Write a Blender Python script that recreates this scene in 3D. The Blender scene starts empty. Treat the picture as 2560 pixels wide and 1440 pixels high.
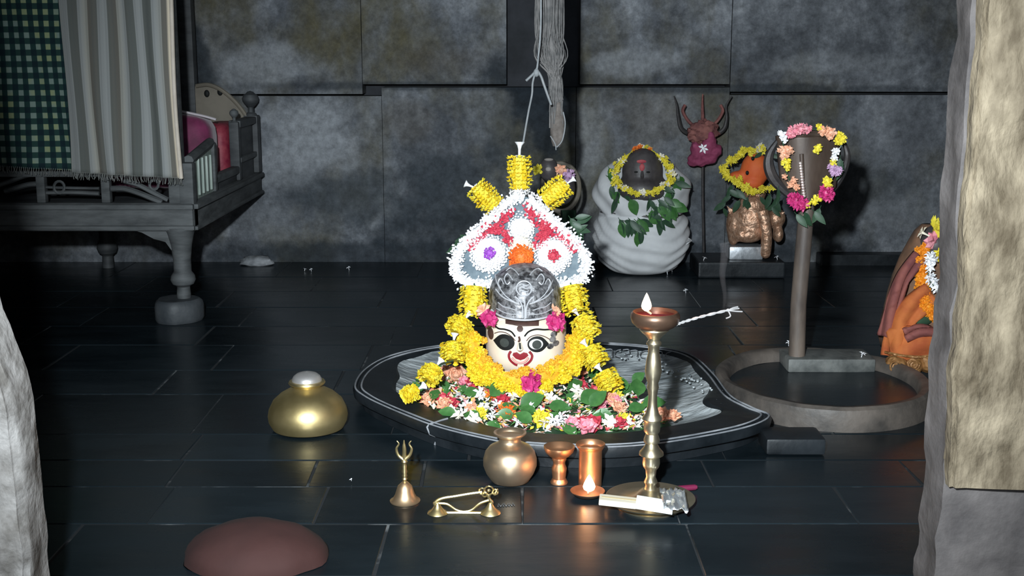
import bpy, bmesh, math, random
from math import sin, cos, pi, radians, sqrt, atan2, tan
from mathutils import Vector, Matrix, Euler, noise, Quaternion

SC = bpy.context.scene
COL = SC.collection
R = random.Random(7)

# ------------------------------------------------------------ camera / light
F = 3000.0                       # focal length in pixels of the 2560 x 1440 frame
PITCH = radians(11.1)
CAM = Vector((0, 0, 0.93))
cam_data = bpy.data.cameras.new('camera')
cam_data.sensor_width = 36
cam_data.lens = F * 36 / 2560
cam_data.clip_start = 0.05
cam = bpy.data.objects.new('camera', cam_data)
COL.objects.link(cam)
cam.location = CAM
cam.rotation_euler = (pi / 2 - PITCH, 0, 0)
SC.camera = cam

w = bpy.data.worlds.new('world'); SC.world = w
w.use_nodes = True
w.node_tree.nodes['Background'].inputs[0].default_value = (1.0, 0.86, 0.66, 1)
w.node_tree.nodes['Background'].inputs[1].default_value = 0.22

sp = bpy.data.lights.new('flash', 'SPOT')
sp.energy = 640; sp.color = (0.86, 0.95, 1.0)
sp.spot_size = radians(66); sp.spot_blend = 0.9; sp.shadow_soft_size = 0.03
so = bpy.data.objects.new('flash', sp); COL.objects.link(so)
so.location = (-0.16, 0.05, 1.16)
so.rotation_euler = (Vector((0.12, 3.3, 0.30)) - Vector(so.location)).to_track_quat('-Z', 'Y').to_euler()

ar = bpy.data.lights.new('added_soft_fill', 'AREA')  # added soft fill behind the camera, lifts the dim room
ar.shape = 'RECTANGLE'; ar.size = 1.8; ar.size_y = 1.2; ar.energy = 40; ar.color = (0.66, 0.83, 1.0)
ao = bpy.data.objects.new('added_soft_fill', ar); COL.objects.link(ao)
ao.location = (0.0, -1.3, 1.75)
ao.rotation_euler = (Vector((0, 4.2, .4)) - Vector(ao.location)).to_track_quat('-Z', 'Y').to_euler()

SC.view_settings.view_transform = 'Standard'
SC.view_settings.look = 'None'
SC.view_settings.gamma = 1
SC.view_settings.use_curve_mapping = False
SC.view_settings.exposure = 0.0

# ------------------------------------------------------------ helpers
SP, CP = sin(PITCH), cos(PITCH)
def ray(px, py):
    u = (px - 1280) / F; v = (720 - py) / F
    return Vector((u, CP + v * SP, -SP + v * CP))
def P(px, py, Y):
    r = ray(px, py); return CAM + r * (Y / r.y)
def G(px, py, z=0.0):
    r = ray(px, py); return CAM + r * ((z - CAM.z) / r.z)
def S(Y, py=720):
    return Y / ray(1280, py).y / F
def ZY(py, Y): return P(1280, py, Y).z
def XY(px, py, Y): return P(px, py, Y).x

WL = {}
def wloc(o): return WL.get(o.name, Vector((0, 0, 0)))
def tag(o, label=None, cat=None, group=None, kind=None):
    if label: o['label'] = label
    if cat: o['category'] = cat
    if group: o['group'] = group
    if kind: o['kind'] = kind
    return o
def thing(name, label, cat, loc, group=None):
    o = bpy.data.objects.new(name, None); COL.objects.link(o)
    o.empty_display_size = 0.05
    o.location = loc; WL[o.name] = Vector(loc)
    return tag(o, label, cat, group)

class MB:
    def __init__(s): s.v = []; s.f = []; s.m = []; s.mi = 0
    def add(s, vs, fs):
        b = len(s.v); s.v += [Vector(x) for x in vs]
        s.f += [tuple(b + i for i in f) for f in fs]; s.m += [s.mi] * len(fs)
    def box(s, c, d, rz=0.0, bev=0.0, rot=None):
        c = Vector(c); hx, hy, hz = d[0] / 2, d[1] / 2, d[2] / 2
        M = rot if rot is not None else Matrix.Rotation(rz, 3, 'Z')
        if bev <= 0:
            vs = [Vector((sx * hx, sy * hy, sz * hz)) for sz in (-1, 1) for sy in (-1, 1) for sx in (-1, 1)]
            fs = [(0, 2, 3, 1), (4, 5, 7, 6), (0, 1, 5, 4), (2, 6, 7, 3), (0, 4, 6, 2), (1, 3, 7, 5)]
            s.add([c + M @ p for p in vs], fs)
        else:
            bm = bmesh.new(); bmesh.ops.create_cube(bm, size=1)
            for vv in bm.verts: vv.co = Vector((vv.co.x * d[0], vv.co.y * d[1], vv.co.z * d[2]))
            bmesh.ops.bevel(bm, geom=bm.edges[:], offset=bev, segments=2, profile=0.6, affect='EDGES')
            bm.verts.index_update()
            s.add([c + M @ vv.co for vv in bm.verts], [tuple(vv.index for vv in f.verts) for f in bm.faces])
            bm.free()
    def lathe(s, cx, cy, prof, seg=32, sy=1.0, wob=None, a0=0.0, close=True):
        """prof: list of (r, z) from bottom to top"""
        vs = []; fs = []
        for r, z in prof:
            for k in range(seg):
                a = 2 * pi * k / seg + a0
                rr = r if wob is None else r * wob(a, z)
                vs.append((cx + rr * cos(a), cy + rr * sin(a) * sy, z))
        n = len(prof)
        for i in range(n - 1):
            for k in range(seg):
                k2 = (k + 1) % seg
                fs.append((i * seg + k, i * seg + k2, (i + 1) * seg + k2, (i + 1) * seg + k))
        if close:
            if prof[0][0] > 1e-6: fs.append(tuple(range(seg - 1, -1, -1)))
            if prof[-1][0] > 1e-6: fs.append(tuple((n - 1) * seg + k for k in range(seg)))
        s.add(vs, fs)
    def tube(s, pts, rad, seg=8, closed=False, caps=True):
        pts = [Vector(p) for p in pts]; n = len(pts)
        rads = rad if isinstance(rad, (list, tuple)) else [rad] * n
        vs = []; fs = []
        prevn = None
        for i, p in enumerate(pts):
            a = pts[(i - 1) % n] if (closed or i > 0) else p
            b = pts[(i + 1) % n] if (closed or i < n - 1) else p
            t = (b - a)
            t = t.normalized() if t.length > 1e-9 else Vector((0, 0, 1))
            if prevn is None:
                ref = Vector((0, 0, 1)) if abs(t.z) < 0.9 else Vector((0, 1, 0))
                nn = (ref - t * ref.dot(t)).normalized()
            else:
                nn = prevn - t * prevn.dot(t)
                nn = nn.normalized() if nn.length > 1e-6 else Vector((1, 0, 0))
            prevn = nn; bb = t.cross(nn)
            for k in range(seg):
                ang = 2 * pi * k / seg
                vs.append(p + (nn * cos(ang) + bb * sin(ang)) * rads[i])
        m = n if closed else n - 1
        for i in range(m):
            j = (i + 1) % n
            for k in range(seg):
                k2 = (k + 1) % seg
                fs.append((i * seg + k, i * seg + k2, j * seg + k2, j * seg + k))
        if not closed and caps:
            fs.append(tuple(range(seg - 1, -1, -1))); fs.append(tuple((n - 1) * seg + k for k in range(seg)))
        s.add(vs, fs)
    def ell(s, c, r, seg=16, rings=10, rot=None, fn=None):
        c = Vector(c); vs = []; fs = []
        M = rot if rot is not None else Matrix.Identity(3)
        vs.append(c + M @ Vector((0, 0, -r[2])))
        for i in range(1, rings):
            th = -pi / 2 + pi * i / rings
            for k in range(seg):
                a = 2 * pi * k / seg
                p = Vector((cos(th) * cos(a), cos(th) * sin(a), sin(th)))
                if fn: p = p * fn(p)
                vs.append(c + M @ Vector((p.x * r[0], p.y * r[1], p.z * r[2])))
        vs.append(c + M @ Vector((0, 0, r[2])))
        for k in range(seg): fs.append((0, 1 + (k + 1) % seg, 1 + k))
        for i in range(rings - 2):
            for k in range(seg):
                a = 1 + i * seg; k2 = (k + 1) % seg
                fs.append((a + k, a + k2, a + seg + k2, a + seg + k))
        top = len(vs) - 1; a = 1 + (rings - 2) * seg
        for k in range(seg): fs.append((a + k, a + (k + 1) % seg, top))
        s.add(vs, fs)
    def petal(s, b, d, nrm, L, W, curl=0.15, cup=0.1):
        b = Vector(b); d = Vector(d).normalized(); nrm = Vector(nrm)
        nrm = nrm - d * nrm.dot(d)
        nrm = nrm.normalized() if nrm.length > 1e-6 else d.orthogonal().normalized()
        sd = d.cross(nrm)
        s.add([b, b + d * L * .6 + sd * W / 2 + nrm * (cup * W), b + d * L * .62 - nrm * (cup * W * .6),
               b + d * L * .6 - sd * W / 2 + nrm * (cup * W), b + d * L + nrm * (curl * L)],
              [(0, 1, 2), (0, 2, 3), (1, 4, 2), (2, 4, 3)])
    def grid(s, fn, nu, nv):
        vs = [fn(i / nu, j / nv) for j in range(nv + 1) for i in range(nu + 1)]
        fs = [(j * (nu + 1) + i, j * (nu + 1) + i + 1, (j + 1) * (nu + 1) + i + 1, (j + 1) * (nu + 1) + i)
              for j in range(nv) for i in range(nu)]
        s.add(vs, fs)
    def prism(s, pts2, axis, a0, a1):
        """extrude a polygon: axis 'y': pts (x,z); 'x': pts (y,z); 'z': pts (x,y)"""
        def mk(p, a):
            return {'y': (p[0], a, p[1]), 'x': (a, p[0], p[1]), 'z': (p[0], p[1], a)}[axis]
        n = len(pts2)
        s.add([mk(p, a0) for p in pts2] + [mk(p, a1) for p in pts2],
              [tuple(range(n)), tuple(range(2 * n - 1, n - 1, -1))] +
              [(i, i + n, (i + 1) % n + n, (i + 1) % n) for i in range(n)])
    def mesh(s, name, mats, off=Vector((0, 0, 0)), smooth=True, fixn=True):
        me = bpy.data.meshes.new(name)
        me.from_pydata([tuple(p - off) for p in s.v], [], s.f)
        for m in (mats if isinstance(mats, (list, tuple)) else [mats]): me.materials.append(m)
        if max(s.m + [0]) > 0: me.polygons.foreach_set('material_index', s.m)
        if fixn:
            bm = bmesh.new(); bm.from_mesh(me); bmesh.ops.recalc_face_normals(bm, faces=bm.faces[:]); bm.to_mesh(me); bm.free()
        if smooth:
            me.shade_smooth()
            try: me.set_sharp_from_angle(angle=radians(38 if smooth is True else smooth))
            except Exception: pass
        me.update()
        return me
    def obj(s, name, mats, parent=None, loc=None, smooth=True, fixn=True):
        if parent is not None: off = wloc(parent)
        elif loc is not None: off = Vector(loc)
        else: off = Vector((0, 0, 0))
        o = bpy.data.objects.new(name, s.mesh(name, mats, off, smooth, fixn)); COL.objects.link(o)
        WL[o.name] = off.copy()
        if parent is not None: o.parent = parent
        else: o.location = off
        return o

def inst(name, me, loc, rot=(0, 0, 0), sc=1.0, parent=None):
    o = bpy.data.objects.new(name, me); COL.objects.link(o)
    loc = Vector(loc)
    WL[o.name] = loc.copy()
    if parent is not None: o.parent = parent; loc = loc - wloc(parent)
    o.location = loc
    o.rotation_euler = rot if not isinstance(rot, Quaternion) else rot.to_euler()
    o.scale = (sc, sc, sc) if not isinstance(sc, (tuple, list)) else sc
    return o

def remesh(o, vox, sm=4):
    m = o.modifiers.new('remesh', 'REMESH'); m.mode = 'VOXEL'; m.voxel_size = vox; m.use_smooth_shade = True
    if sm:
        k = o.modifiers.new('smooth', 'SMOOTH'); k.iterations = sm; k.factor = 0.5
    return o

def spline(pts, n=10, closed=False):
    pts = [Vector(p) for p in pts]; out = []; N = len(pts)
    rng = N if closed else N - 1
    for i in range(rng):
        if closed: p0, p1, p2, p3 = pts[i - 1], pts[i], pts[(i + 1) % N], pts[(i + 2) % N]
        else: p0, p1, p2, p3 = pts[max(i - 1, 0)], pts[i], pts[i + 1], pts[min(i + 2, N - 1)]
        for k in range(n):
            t = k / n
            out.append(0.5 * ((2 * p1) + (p2 - p0) * t + (2 * p0 - 5 * p1 + 4 * p2 - p3) * t * t + (3 * p1 - p0 - 3 * p2 + p3) * t ** 3))
    if not closed: out.append(pts[-1])
    return out

# ------------------------------------------------------------ materials
def mat(name, c1, c2=None, scale=6.0, rough=0.6, metal=0.0, bump=0.0, bscale=40.0, detail=4.0, lo=.35, hi=.65,
        rough2=None, spec=0.5, stretch=None, emis=None, estr=0.0, trans=0.0, bdist=.004, sheen=0.0, btype='noise', sss=0.0):
    m = bpy.data.materials.new(name); m.use_nodes = True
    nt = m.node_tree; N = nt.nodes; L = nt.links
    b = N['Principled BSDF']
    b.inputs['Base Color'].default_value = (*c1, 1)
    b.inputs['Roughness'].default_value = rough
    b.inputs['Metallic'].default_value = metal
    b.inputs['Specular IOR Level'].default_value = spec
    if sheen: b.inputs['Sheen Weight'].default_value = sheen
    if sss:
        b.inputs['Subsurface Weight'].default_value = sss; b.inputs['Subsurface Radius'].default_value = (.01, .008, .005)
    if emis:
        b.inputs['Emission Color'].default_value = (*emis, 1); b.inputs['Emission Strength'].default_value = estr
    if trans: b.inputs['Transmission Weight'].default_value = trans
    tc = N.new('ShaderNodeTexCoord'); src = tc.outputs['Object']
    if stretch:
        mp = N.new('ShaderNodeMapping'); mp.inputs['Scale'].default_value = stretch
        L.new(src, mp.inputs[0]); src = mp.outputs[0]
    if c2 is not None:
        n = N.new('ShaderNodeTexNoise'); n.inputs['Scale'].default_value = scale; n.inputs['Detail'].default_value = detail
        n.inputs['Roughness'].default_value = .6
        L.new(src, n.inputs['Vector'])
        r = N.new('ShaderNodeValToRGB')
        r.color_ramp.elements[0].position = lo; r.color_ramp.elements[0].color = (*c1, 1)
        r.color_ramp.elements[1].position = hi; r.color_ramp.elements[1].color = (*c2, 1)
        L.new(n.outputs[0], r.inputs[0]); L.new(r.outputs[0], b.inputs['Base Color'])
        if rough2 is not None:
            mr = N.new('ShaderNodeMapRange'); mr.inputs[1].default_value = .3; mr.inputs[2].default_value = .7
            mr.inputs[3].default_value = rough; mr.inputs[4].default_value = rough2
            L.new(n.outputs[0], mr.inputs[0]); L.new(mr.outputs[0], b.inputs['Roughness'])
    if bump:
        if btype == 'noise':
            n2 = N.new('ShaderNodeTexNoise'); n2.inputs['Detail'].default_value = 5; out = n2.outputs[0]
        else:
            n2 = N.new('ShaderNodeTexVoronoi'); out = n2.outputs[0]
        n2.inputs['Scale'].default_value = bscale
        L.new(src, n2.inputs['Vector'])
        bp = N.new('ShaderNodeBump'); bp.inputs['Strength'].default_value = bump; bp.inputs['Distance'].default_value = bdist
        L.new(out, bp.inputs['Height']); L.new(bp.outputs[0], b.inputs['Normal'])
    return m

def wall_mat(name, tint=1.0):
    """smoke stained pale masonry: mottled greys, drips, soot stains and dark patches of their own shape"""
    m = bpy.data.materials.new(name); m.use_nodes = True
    nt = m.node_tree; N = nt.nodes; L = nt.links; b = N['Principled BSDF']
    g = N.new('ShaderNodeNewGeometry'); pos = g.outputs['Position']
    def noise_(sc, det, stretch=(1, 1, 1), rough=.6):
        mp = N.new('ShaderNodeMapping'); mp.inputs['Scale'].default_value = stretch; L.new(pos, mp.inputs[0])
        n = N.new('ShaderNodeTexNoise'); n.inputs['Scale'].default_value = sc; n.inputs['Detail'].default_value = det
        n.inputs['Roughness'].default_value = rough
        L.new(mp.outputs[0], n.inputs['Vector']); return n.outputs[0]
    def ramp(f, stops):
        r = N.new('ShaderNodeValToRGB'); e = r.color_ramp.elements
        while len(e) < len(stops): e.new(0.5)
        for el, (p, c) in zip(e, stops): el.position = p; el.color = (*c, 1)
        L.new(f, r.inputs[0]); return r.outputs[0]
    def mix(f, a, bb, mode='MIX'):
        x = N.new('ShaderNodeMix'); x.data_type = 'RGBA'; x.blend_type = mode
        if isinstance(f, float): x.inputs[0].default_value = f
        else: L.new(f, x.inputs[0])
        for s_, i in ((a, 6), (bb, 7)):
            if isinstance(s_, tuple): x.inputs[i].default_value = (*s_, 1)
            else: L.new(s_, x.inputs[i])
        return x.outputs[2]
    base = ramp(noise_(3.4, 10, (1, 1, .9), .74), [(.30, (.05, .055, .064)), (.45, (.11, .118, .132)), (.56, (.19, .202, .222)), (.70, (.36, .375, .40))])
    grn = ramp(noise_(3.1, 6, (1, 1, .6)), [(.45, (0, 0, 0)), (.68, (1, 1, 1))])
    c = mix(grn, base, (.105, .095, .06))
    fine = ramp(noise_(26, 8, (1, 1, 1), .75), [(.30, (.35, .35, .35)), (.66, (1.25, 1.25, 1.25))])
    c = mix(.75, c, fine, 'MULTIPLY')
    # soot, plain dark and lime patches (x, z, half width, half height, strength, colour)
    sx = N.new('ShaderNodeSeparateXYZ'); L.new(pos, sx.inputs[0])
    nz = noise_(5.5, 6)
    def M(op, a, bb=None, cc=None):
        n = N.new('ShaderNodeMath'); n.operation = op
        for i, v in enumerate((a, bb, cc)):
            if v is None: continue
            if isinstance(v, (int, float)): n.inputs[i].default_value = v
            else: L.new(v, n.inputs[i])
        return n.outputs[0]
    for (px, py, rw, rh, st, colr) in WALL_PATCHES:
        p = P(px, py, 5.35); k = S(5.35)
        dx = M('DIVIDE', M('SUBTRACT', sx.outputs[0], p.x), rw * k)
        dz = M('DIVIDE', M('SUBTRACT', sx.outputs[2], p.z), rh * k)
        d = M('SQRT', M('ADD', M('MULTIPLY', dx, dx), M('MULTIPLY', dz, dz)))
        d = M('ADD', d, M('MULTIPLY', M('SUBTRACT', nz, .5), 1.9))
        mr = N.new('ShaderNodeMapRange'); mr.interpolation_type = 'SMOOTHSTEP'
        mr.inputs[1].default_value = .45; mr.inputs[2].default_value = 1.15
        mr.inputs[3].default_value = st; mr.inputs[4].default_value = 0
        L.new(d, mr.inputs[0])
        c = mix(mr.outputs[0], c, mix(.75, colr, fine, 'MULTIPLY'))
    c = mix(1.0, c, (tint, tint, tint), 'MULTIPLY')
    L.new(c, b.inputs['Base Color'])
    b.inputs['Roughness'].default_value = .85; b.inputs['Specular IOR Level'].default_value = .25
    bp = N.new('ShaderNodeBump'); bp.inputs['Strength'].default_value = .6; bp.inputs['Distance'].default_value = .012
    L.new(noise_(18, 8), bp.inputs['Height']); L.new(bp.outputs[0], b.inputs['Normal'])
    return m
SOOT_DARK = (.018, .025, .033); SOOT2 = (.044, .054, .064); LIME = (.30, .315, .335); BROWN = (.10, .085, .065)
WALL_PATCHES = [
    (800, 335, 150, 120, .85, LIME), (650, 165, 170, 62, .7, LIME), (760, 290, 90, 60, .5, LIME),
    (1090, 150, 130, 50, .35, BROWN), (1030, 300, 90, 70, .4, BROWN), (890, 500, 210, 95, .75, SOOT2),
    (1130, 470, 150, 140, .75, SOOT2), (1100, 580, 260, 60, .5, SOOT_DARK), (1250, 300, 60, 140, .4, SOOT2),
    (700, 420, 90, 60, .35, LIME), (690, 560, 90, 60, .3, LIME),
    (1356, 300, 84, 190, .92, SOOT_DARK), (1350, 180, 140, 60, .75, SOOT_DARK), (1470, 330, 45, 120, .5, LIME),
    (1600, 155, 140, 48, .65, LIME), (1620, 300, 110, 90, .5, BROWN), (1800, 520, 200, 120, .5, SOOT2),
    (2060, 160, 180, 40, .45, LIME), (2240, 330, 160, 110, .45, (.17, .18, .2)), (2150, 470, 170, 90, .5, SOOT2),
    (2250, 530, 130, 60, .35, LIME), (1250, 640, 1200, 45, .8, SOOT_DARK), (480, 170, 70, 120, .85, SOOT_DARK),  # last patch just darkens the wall right of the hanging cloth
    (1460, 640, 120, 90, .5, SOOT_DARK), (2120, 600, 120, 60, .6, SOOT_DARK), (990, 215, 420, 14, .6, SOOT_DARK), (1900, 222, 600, 14, .6, SOOT_DARK),  # second patch just darkens the wall right of the tall pole
]
m_wall = wall_mat('stained_masonry')
m_dark = mat('dark_recess_stone', (.012, .014, .018), (.03, .032, .04), 8, .8, bump=.4)
def floor_mat(name, k):
    return mat(name, (.0050 * k, .0088 * k, .0115 * k), (.0120 * k, .0190 * k, .0240 * k), 5, .20, rough2=.36, spec=.36, bump=.12, bscale=22, detail=8, lo=.3, hi=.72, stretch=(.6, 1.5, 1), bdist=.004)
m_floor = [floor_mat('black_floor_stone_%s' % n, k) for n, k in (('plain', 1.0), ('worn', 1.2), ('dull', .85))]
m_grout = mat('pale_grout', (.012, .015, .018), (.15, .16, .165), 9, .8, detail=8, lo=.54, hi=.68)
m_jamb = mat('lime_plaster', (.070, .052, .030), (.245, .20, .138), 22, .85, bump=1.0, bscale=24, detail=9, lo=.36, hi=.66, stretch=(1, 1, .45), bdist=.02)
m_jamb2 = mat('grey_door_stone', (.045, .04, .04), (.11, .098, .095), 10, .8, bump=.7, bscale=20, detail=8, bdist=.01)
m_jambL = mat('rough_grey_stone', (.12, .11, .10), (.36, .345, .335), 16, .85, bump=.9, bscale=18, detail=9, lo=.35, hi=.65, bdist=.015)
m_plain = mat('dull_plaster', (.07, .072, .078), (.14, .14, .15), 3, .9)
m_ped = mat('black_pedestal_stone', (.006, .0082, .0102), (.016, .020, .024), 9, .34, rough2=.5, spec=.36, bump=.25, bscale=25, detail=7, bdist=.006)
m_pedline = mat('worn_stone_edge', (.14, .15, .165), (.34, .35, .37), 12, .6, bump=.3)
m_basin = mat('wet_grey_stone', (.12, .14, .15), (.62, .66, .67), 9, .25, rough2=.55, bump=.8, bscale=26, detail=8, lo=.36, hi=.68, stretch=(.8, 1.6, 1), bdist=.012)
m_ring = mat('brown_grey_stone', (.045, .04, .036), (.12, .10, .085), 10, .55, bump=.5, bscale=24, detail=7, bdist=.006)
m_blockst = mat('mossy_stone', (.055, .06, .058), (.17, .175, .165), 14, .6, bump=.6, bscale=30, detail=7)
m_brass = mat('aged_brass', (.46, .36, .16), (.58, .46, .23), 8, .40, metal=.92, rough2=.5, bump=.05, bscale=60)
m_brass2 = mat('bright_brass', (.58, .47, .23), (.70, .58, .33), 12, .34, metal=.95, rough2=.44)
m_brassd = mat('dark_brass_bowl', (.10, .06, .045), (.2, .12, .08), 12, .38, metal=.7)
m_lampb = mat('pale_brass', (.56, .48, .33), (.70, .61, .44), 12, .30, metal=.95, rough2=.4)
m_copper = mat('copper', (.70, .34, .17), (.80, .46, .27), 10, .33, metal=.92, rough2=.43)
m_lota = mat('bronze', (.56, .43, .29), (.66, .50, .35), 8, .38, metal=.92, rough2=.46)
m_silver = mat('engraved_silver', (.045, .045, .05), (.36, .36, .375), 62, .5, metal=.45, bump=.9, bscale=60, detail=8, lo=.40, hi=.60, bdist=.005)
m_silverp = mat('silver_ridge', (.62, .63, .66), None, rough=.45, metal=.2)
m_lid = mat('steel_lid', (.50, .48, .47), (.62, .60, .58), 20, .45, metal=.7)
m_face = mat('painted_cream', (.80, .68, .52), (.90, .80, .66), 10, .42, bump=.05)
m_black = mat('black_paint', (.010, .011, .011), None, rough=.6, spec=.2)
m_brownp = mat('brown_paint', (.06, .03, .025), (.10, .05, .04), 30, .5)
m_redp = mat('red_paint', (.24, .012, .022), (.32, .025, .04), 20, .4)
m_pinkp = mat('pale_pink_paint', (.80, .38, .34), None, rough=.45)
m_eye = mat('grey_eye_paint', (.035, .042, .038), (.06, .066, .06), 40, .6, spec=.2)
m_white_eye = mat('white_eye_paint', (.72, .74, .72), None, rough=.35)
m_yel = mat('yellow_petals', (.80, .52, .012), (.86, .66, .03), 40, .6, sss=.1)
m_yel2 = mat('lemon_petals', (.76, .62, .03), (.84, .74, .08), 40, .6, sss=.1)
m_yelo = mat('golden_petals', (.80, .36, .015), (.84, .50, .04), 40, .6, sss=.1)
m_whitep = mat('white_petals', (.86, .87, .90), (.93, .93, .95), 40, .6, sss=.1)
m_cream = mat('cream_petals', (.80, .74, .60), (.88, .84, .72), 40, .6)
m_red = mat('red_petals', (.55, .03, .07), (.66, .08, .12), 40, .6)
m_crim = mat('crimson_petals', (.45, .02, .05), (.60, .08, .10), 30, .55)
m_mag = mat('magenta_petals', (.45, .015, .12), (.62, .05, .22), 40, .5)
m_purp = mat('purple_petals', (.32, .06, .50), (.42, .12, .6), 40, .6)
m_oran = mat('orange_petals', (.80, .13, .02), (.86, .24, .03), 40, .6)
m_peach = mat('peach_petals', (.80, .36, .20), (.88, .52, .36), 40, .6)
m_pink = mat('pink_petals', (.72, .20, .28), (.82, .38, .42), 40, .6)
m_lilac = mat('lilac_petals', (.50, .30, .50), (.62, .42, .6), 40, .6)
m_leaf = mat('green_leaf', (.035, .12, .03), (.075, .20, .055), 30, .4)
m_leafd = mat('dark_green_leaf', (.02, .055, .03), (.04, .09, .045), 30, .5)
m_slate = mat('slate_backing', (.10, .14, .17), (.20, .25, .28), 30, .8)
m_wood = mat('grey_weathered_wood', (.038, .042, .044), (.105, .112, .115), 6, .7, bump=.4, bscale=18, detail=7, stretch=(1, 1, 4), bdist=.004)
m_woodd = mat('dark_wood', (.024, .027, .030), (.060, .064, .068), 6, .65, bump=.3, bscale=18, stretch=(1, 1, 4))
m_woodb = mat('brown_wood', (.10, .085, .065), (.18, .155, .12), 6, .65, bump=.3, bscale=18)
m_greenp = mat('pale_green_panel', (.20, .25, .22), (.34, .39, .35), 10, .5, stretch=(6, 6, 1))
m_cush = mat('purple_magenta_velvet', (.11, .008, .045), (.20, .02, .085), 14, .7, sheen=.4, bump=.3)
m_cushr = mat('crimson_brocade', (.20, .012, .035), (.32, .05, .07), 30, .6, bump=.3)
m_trim = mat('silver_piping', (.55, .50, .52), None, rough=.4)
m_cloth = mat('white_cotton', (.56, .565, .575), (.68, .685, .69), 8, .9, bump=.2, bscale=60)
m_stone = mat('dark_idol_stone', (.035, .03, .032), (.085, .075, .075), 12, .5, bump=.2)
m_verm = mat('vermilion', (.62, .09, .02), (.72, .15, .035), 12, .7, bump=.3)
m_vermd = mat('red_powder', (.11, .035, .035), (.26, .10, .085), 30, .85, bump=.4)
m_magc = mat('magenta_cloth', (.17, .02, .06), (.32, .06, .13), 18, .85, bump=.4)
m_iron = mat('dark_iron', (.025, .025, .027), (.07, .06, .058), 14, .5, metal=.4, bump=.3)
m_rust = mat('brown_metal', (.045, .028, .020), (.105, .075, .058), 10, .5, metal=.15, bump=.3, bscale=30, stretch=(1, 1, .4))
m_pole = mat('rusty_pole', (.07, .055, .047), (.16, .125, .10), 14, .55, bump=.4, stretch=(1, 1, .3))
m_bcop = mat('carved_copper', (.42, .22, .13), (.70, .44, .30), 60, .40, metal=.6, bump=.9, bscale=60, bdist=.007, lo=.35, hi=.6)
m_base = mat('silver_base', (.32, .34, .36), (.55, .57, .6), 30, .4, metal=.6, bump=.3)
m_orcl = mat('orange_cloth', (.36, .075, .02), (.52, .15, .035), 12, .85, bump=.4, bscale=30)
m_brcl = mat('maroon_brown_cloth', (.10, .06, .04), (.22, .11, .06), 12, .85, bump=.4)
m_rdcl = mat('dull_red_cloth', (.17, .05, .05), (.28, .09, .07), 14, .85, bump=.3)
m_grcl = mat('green_cloth', (.02, .06, .03), (.04, .09, .045), 20, .8)
m_ornm = mat('carved_brown_ornament', (.22, .10, .03), (.38, .19, .07), 60, .5, metal=.2, bump=1.0, bscale=70, btype='vor', bdist=.006)
m_mari = mat('orange_marigold', (.80, .24, .01), (.85, .34, .015), 50, .6)
m_box = mat('cream_card', (.72, .65, .50), (.80, .74, .6), 8, .6)
m_paper = mat('white_paper', (.80, .84, .84), None, rough=.5)
m_foil = mat('crumpled_foil', (.55, .58, .6), (.75, .78, .8), 40, .25, metal=.8, bump=.6, bscale=60)
m_maroon = mat('maroon_plastic', (.16, .015, .05), None, rough=.4)
m_twine = mat('pale_twine', (.30, .29, .29), (.40, .39, .39), 60, .8)
m_fibre = mat('grey_fibre', (.085, .085, .085), (.19, .18, .175), 30, .9, bump=.6)
m_cord = mat('grey_cord', (.22, .235, .245), (.30, .31, .32), 40, .85)
m_bundle = mat('brown_red_cloth', (.026, .0068, .0055), (.036, .0095, .0075), 5, .85, bump=.2)
m_oil = mat('lamp_oil', (.05, .004, .01), None, rough=.08)
m_wick = mat('wick', (.5, .4, .3), None, rough=.8)
m_flame = mat('flame', (1, .6, .2), None, rough=.5, emis=(1, .62, .26), estr=7)
m_flame2 = mat('flame_core', (1, .9, .7), None, rough=.5, emis=(1, .74, .50), estr=3.2)
m_mark = mat('chalky_mark', (.12, .13, .135), (.22, .23, .235), 60, .8)
m_tilak = mat('red_tilak', (.35, .04, .06), (.48, .10, .10), 40, .7)
m_chain = mat('silver_chain', (.62, .5, .47), (.8, .7, .66), 60, .35, metal=.7)

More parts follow.
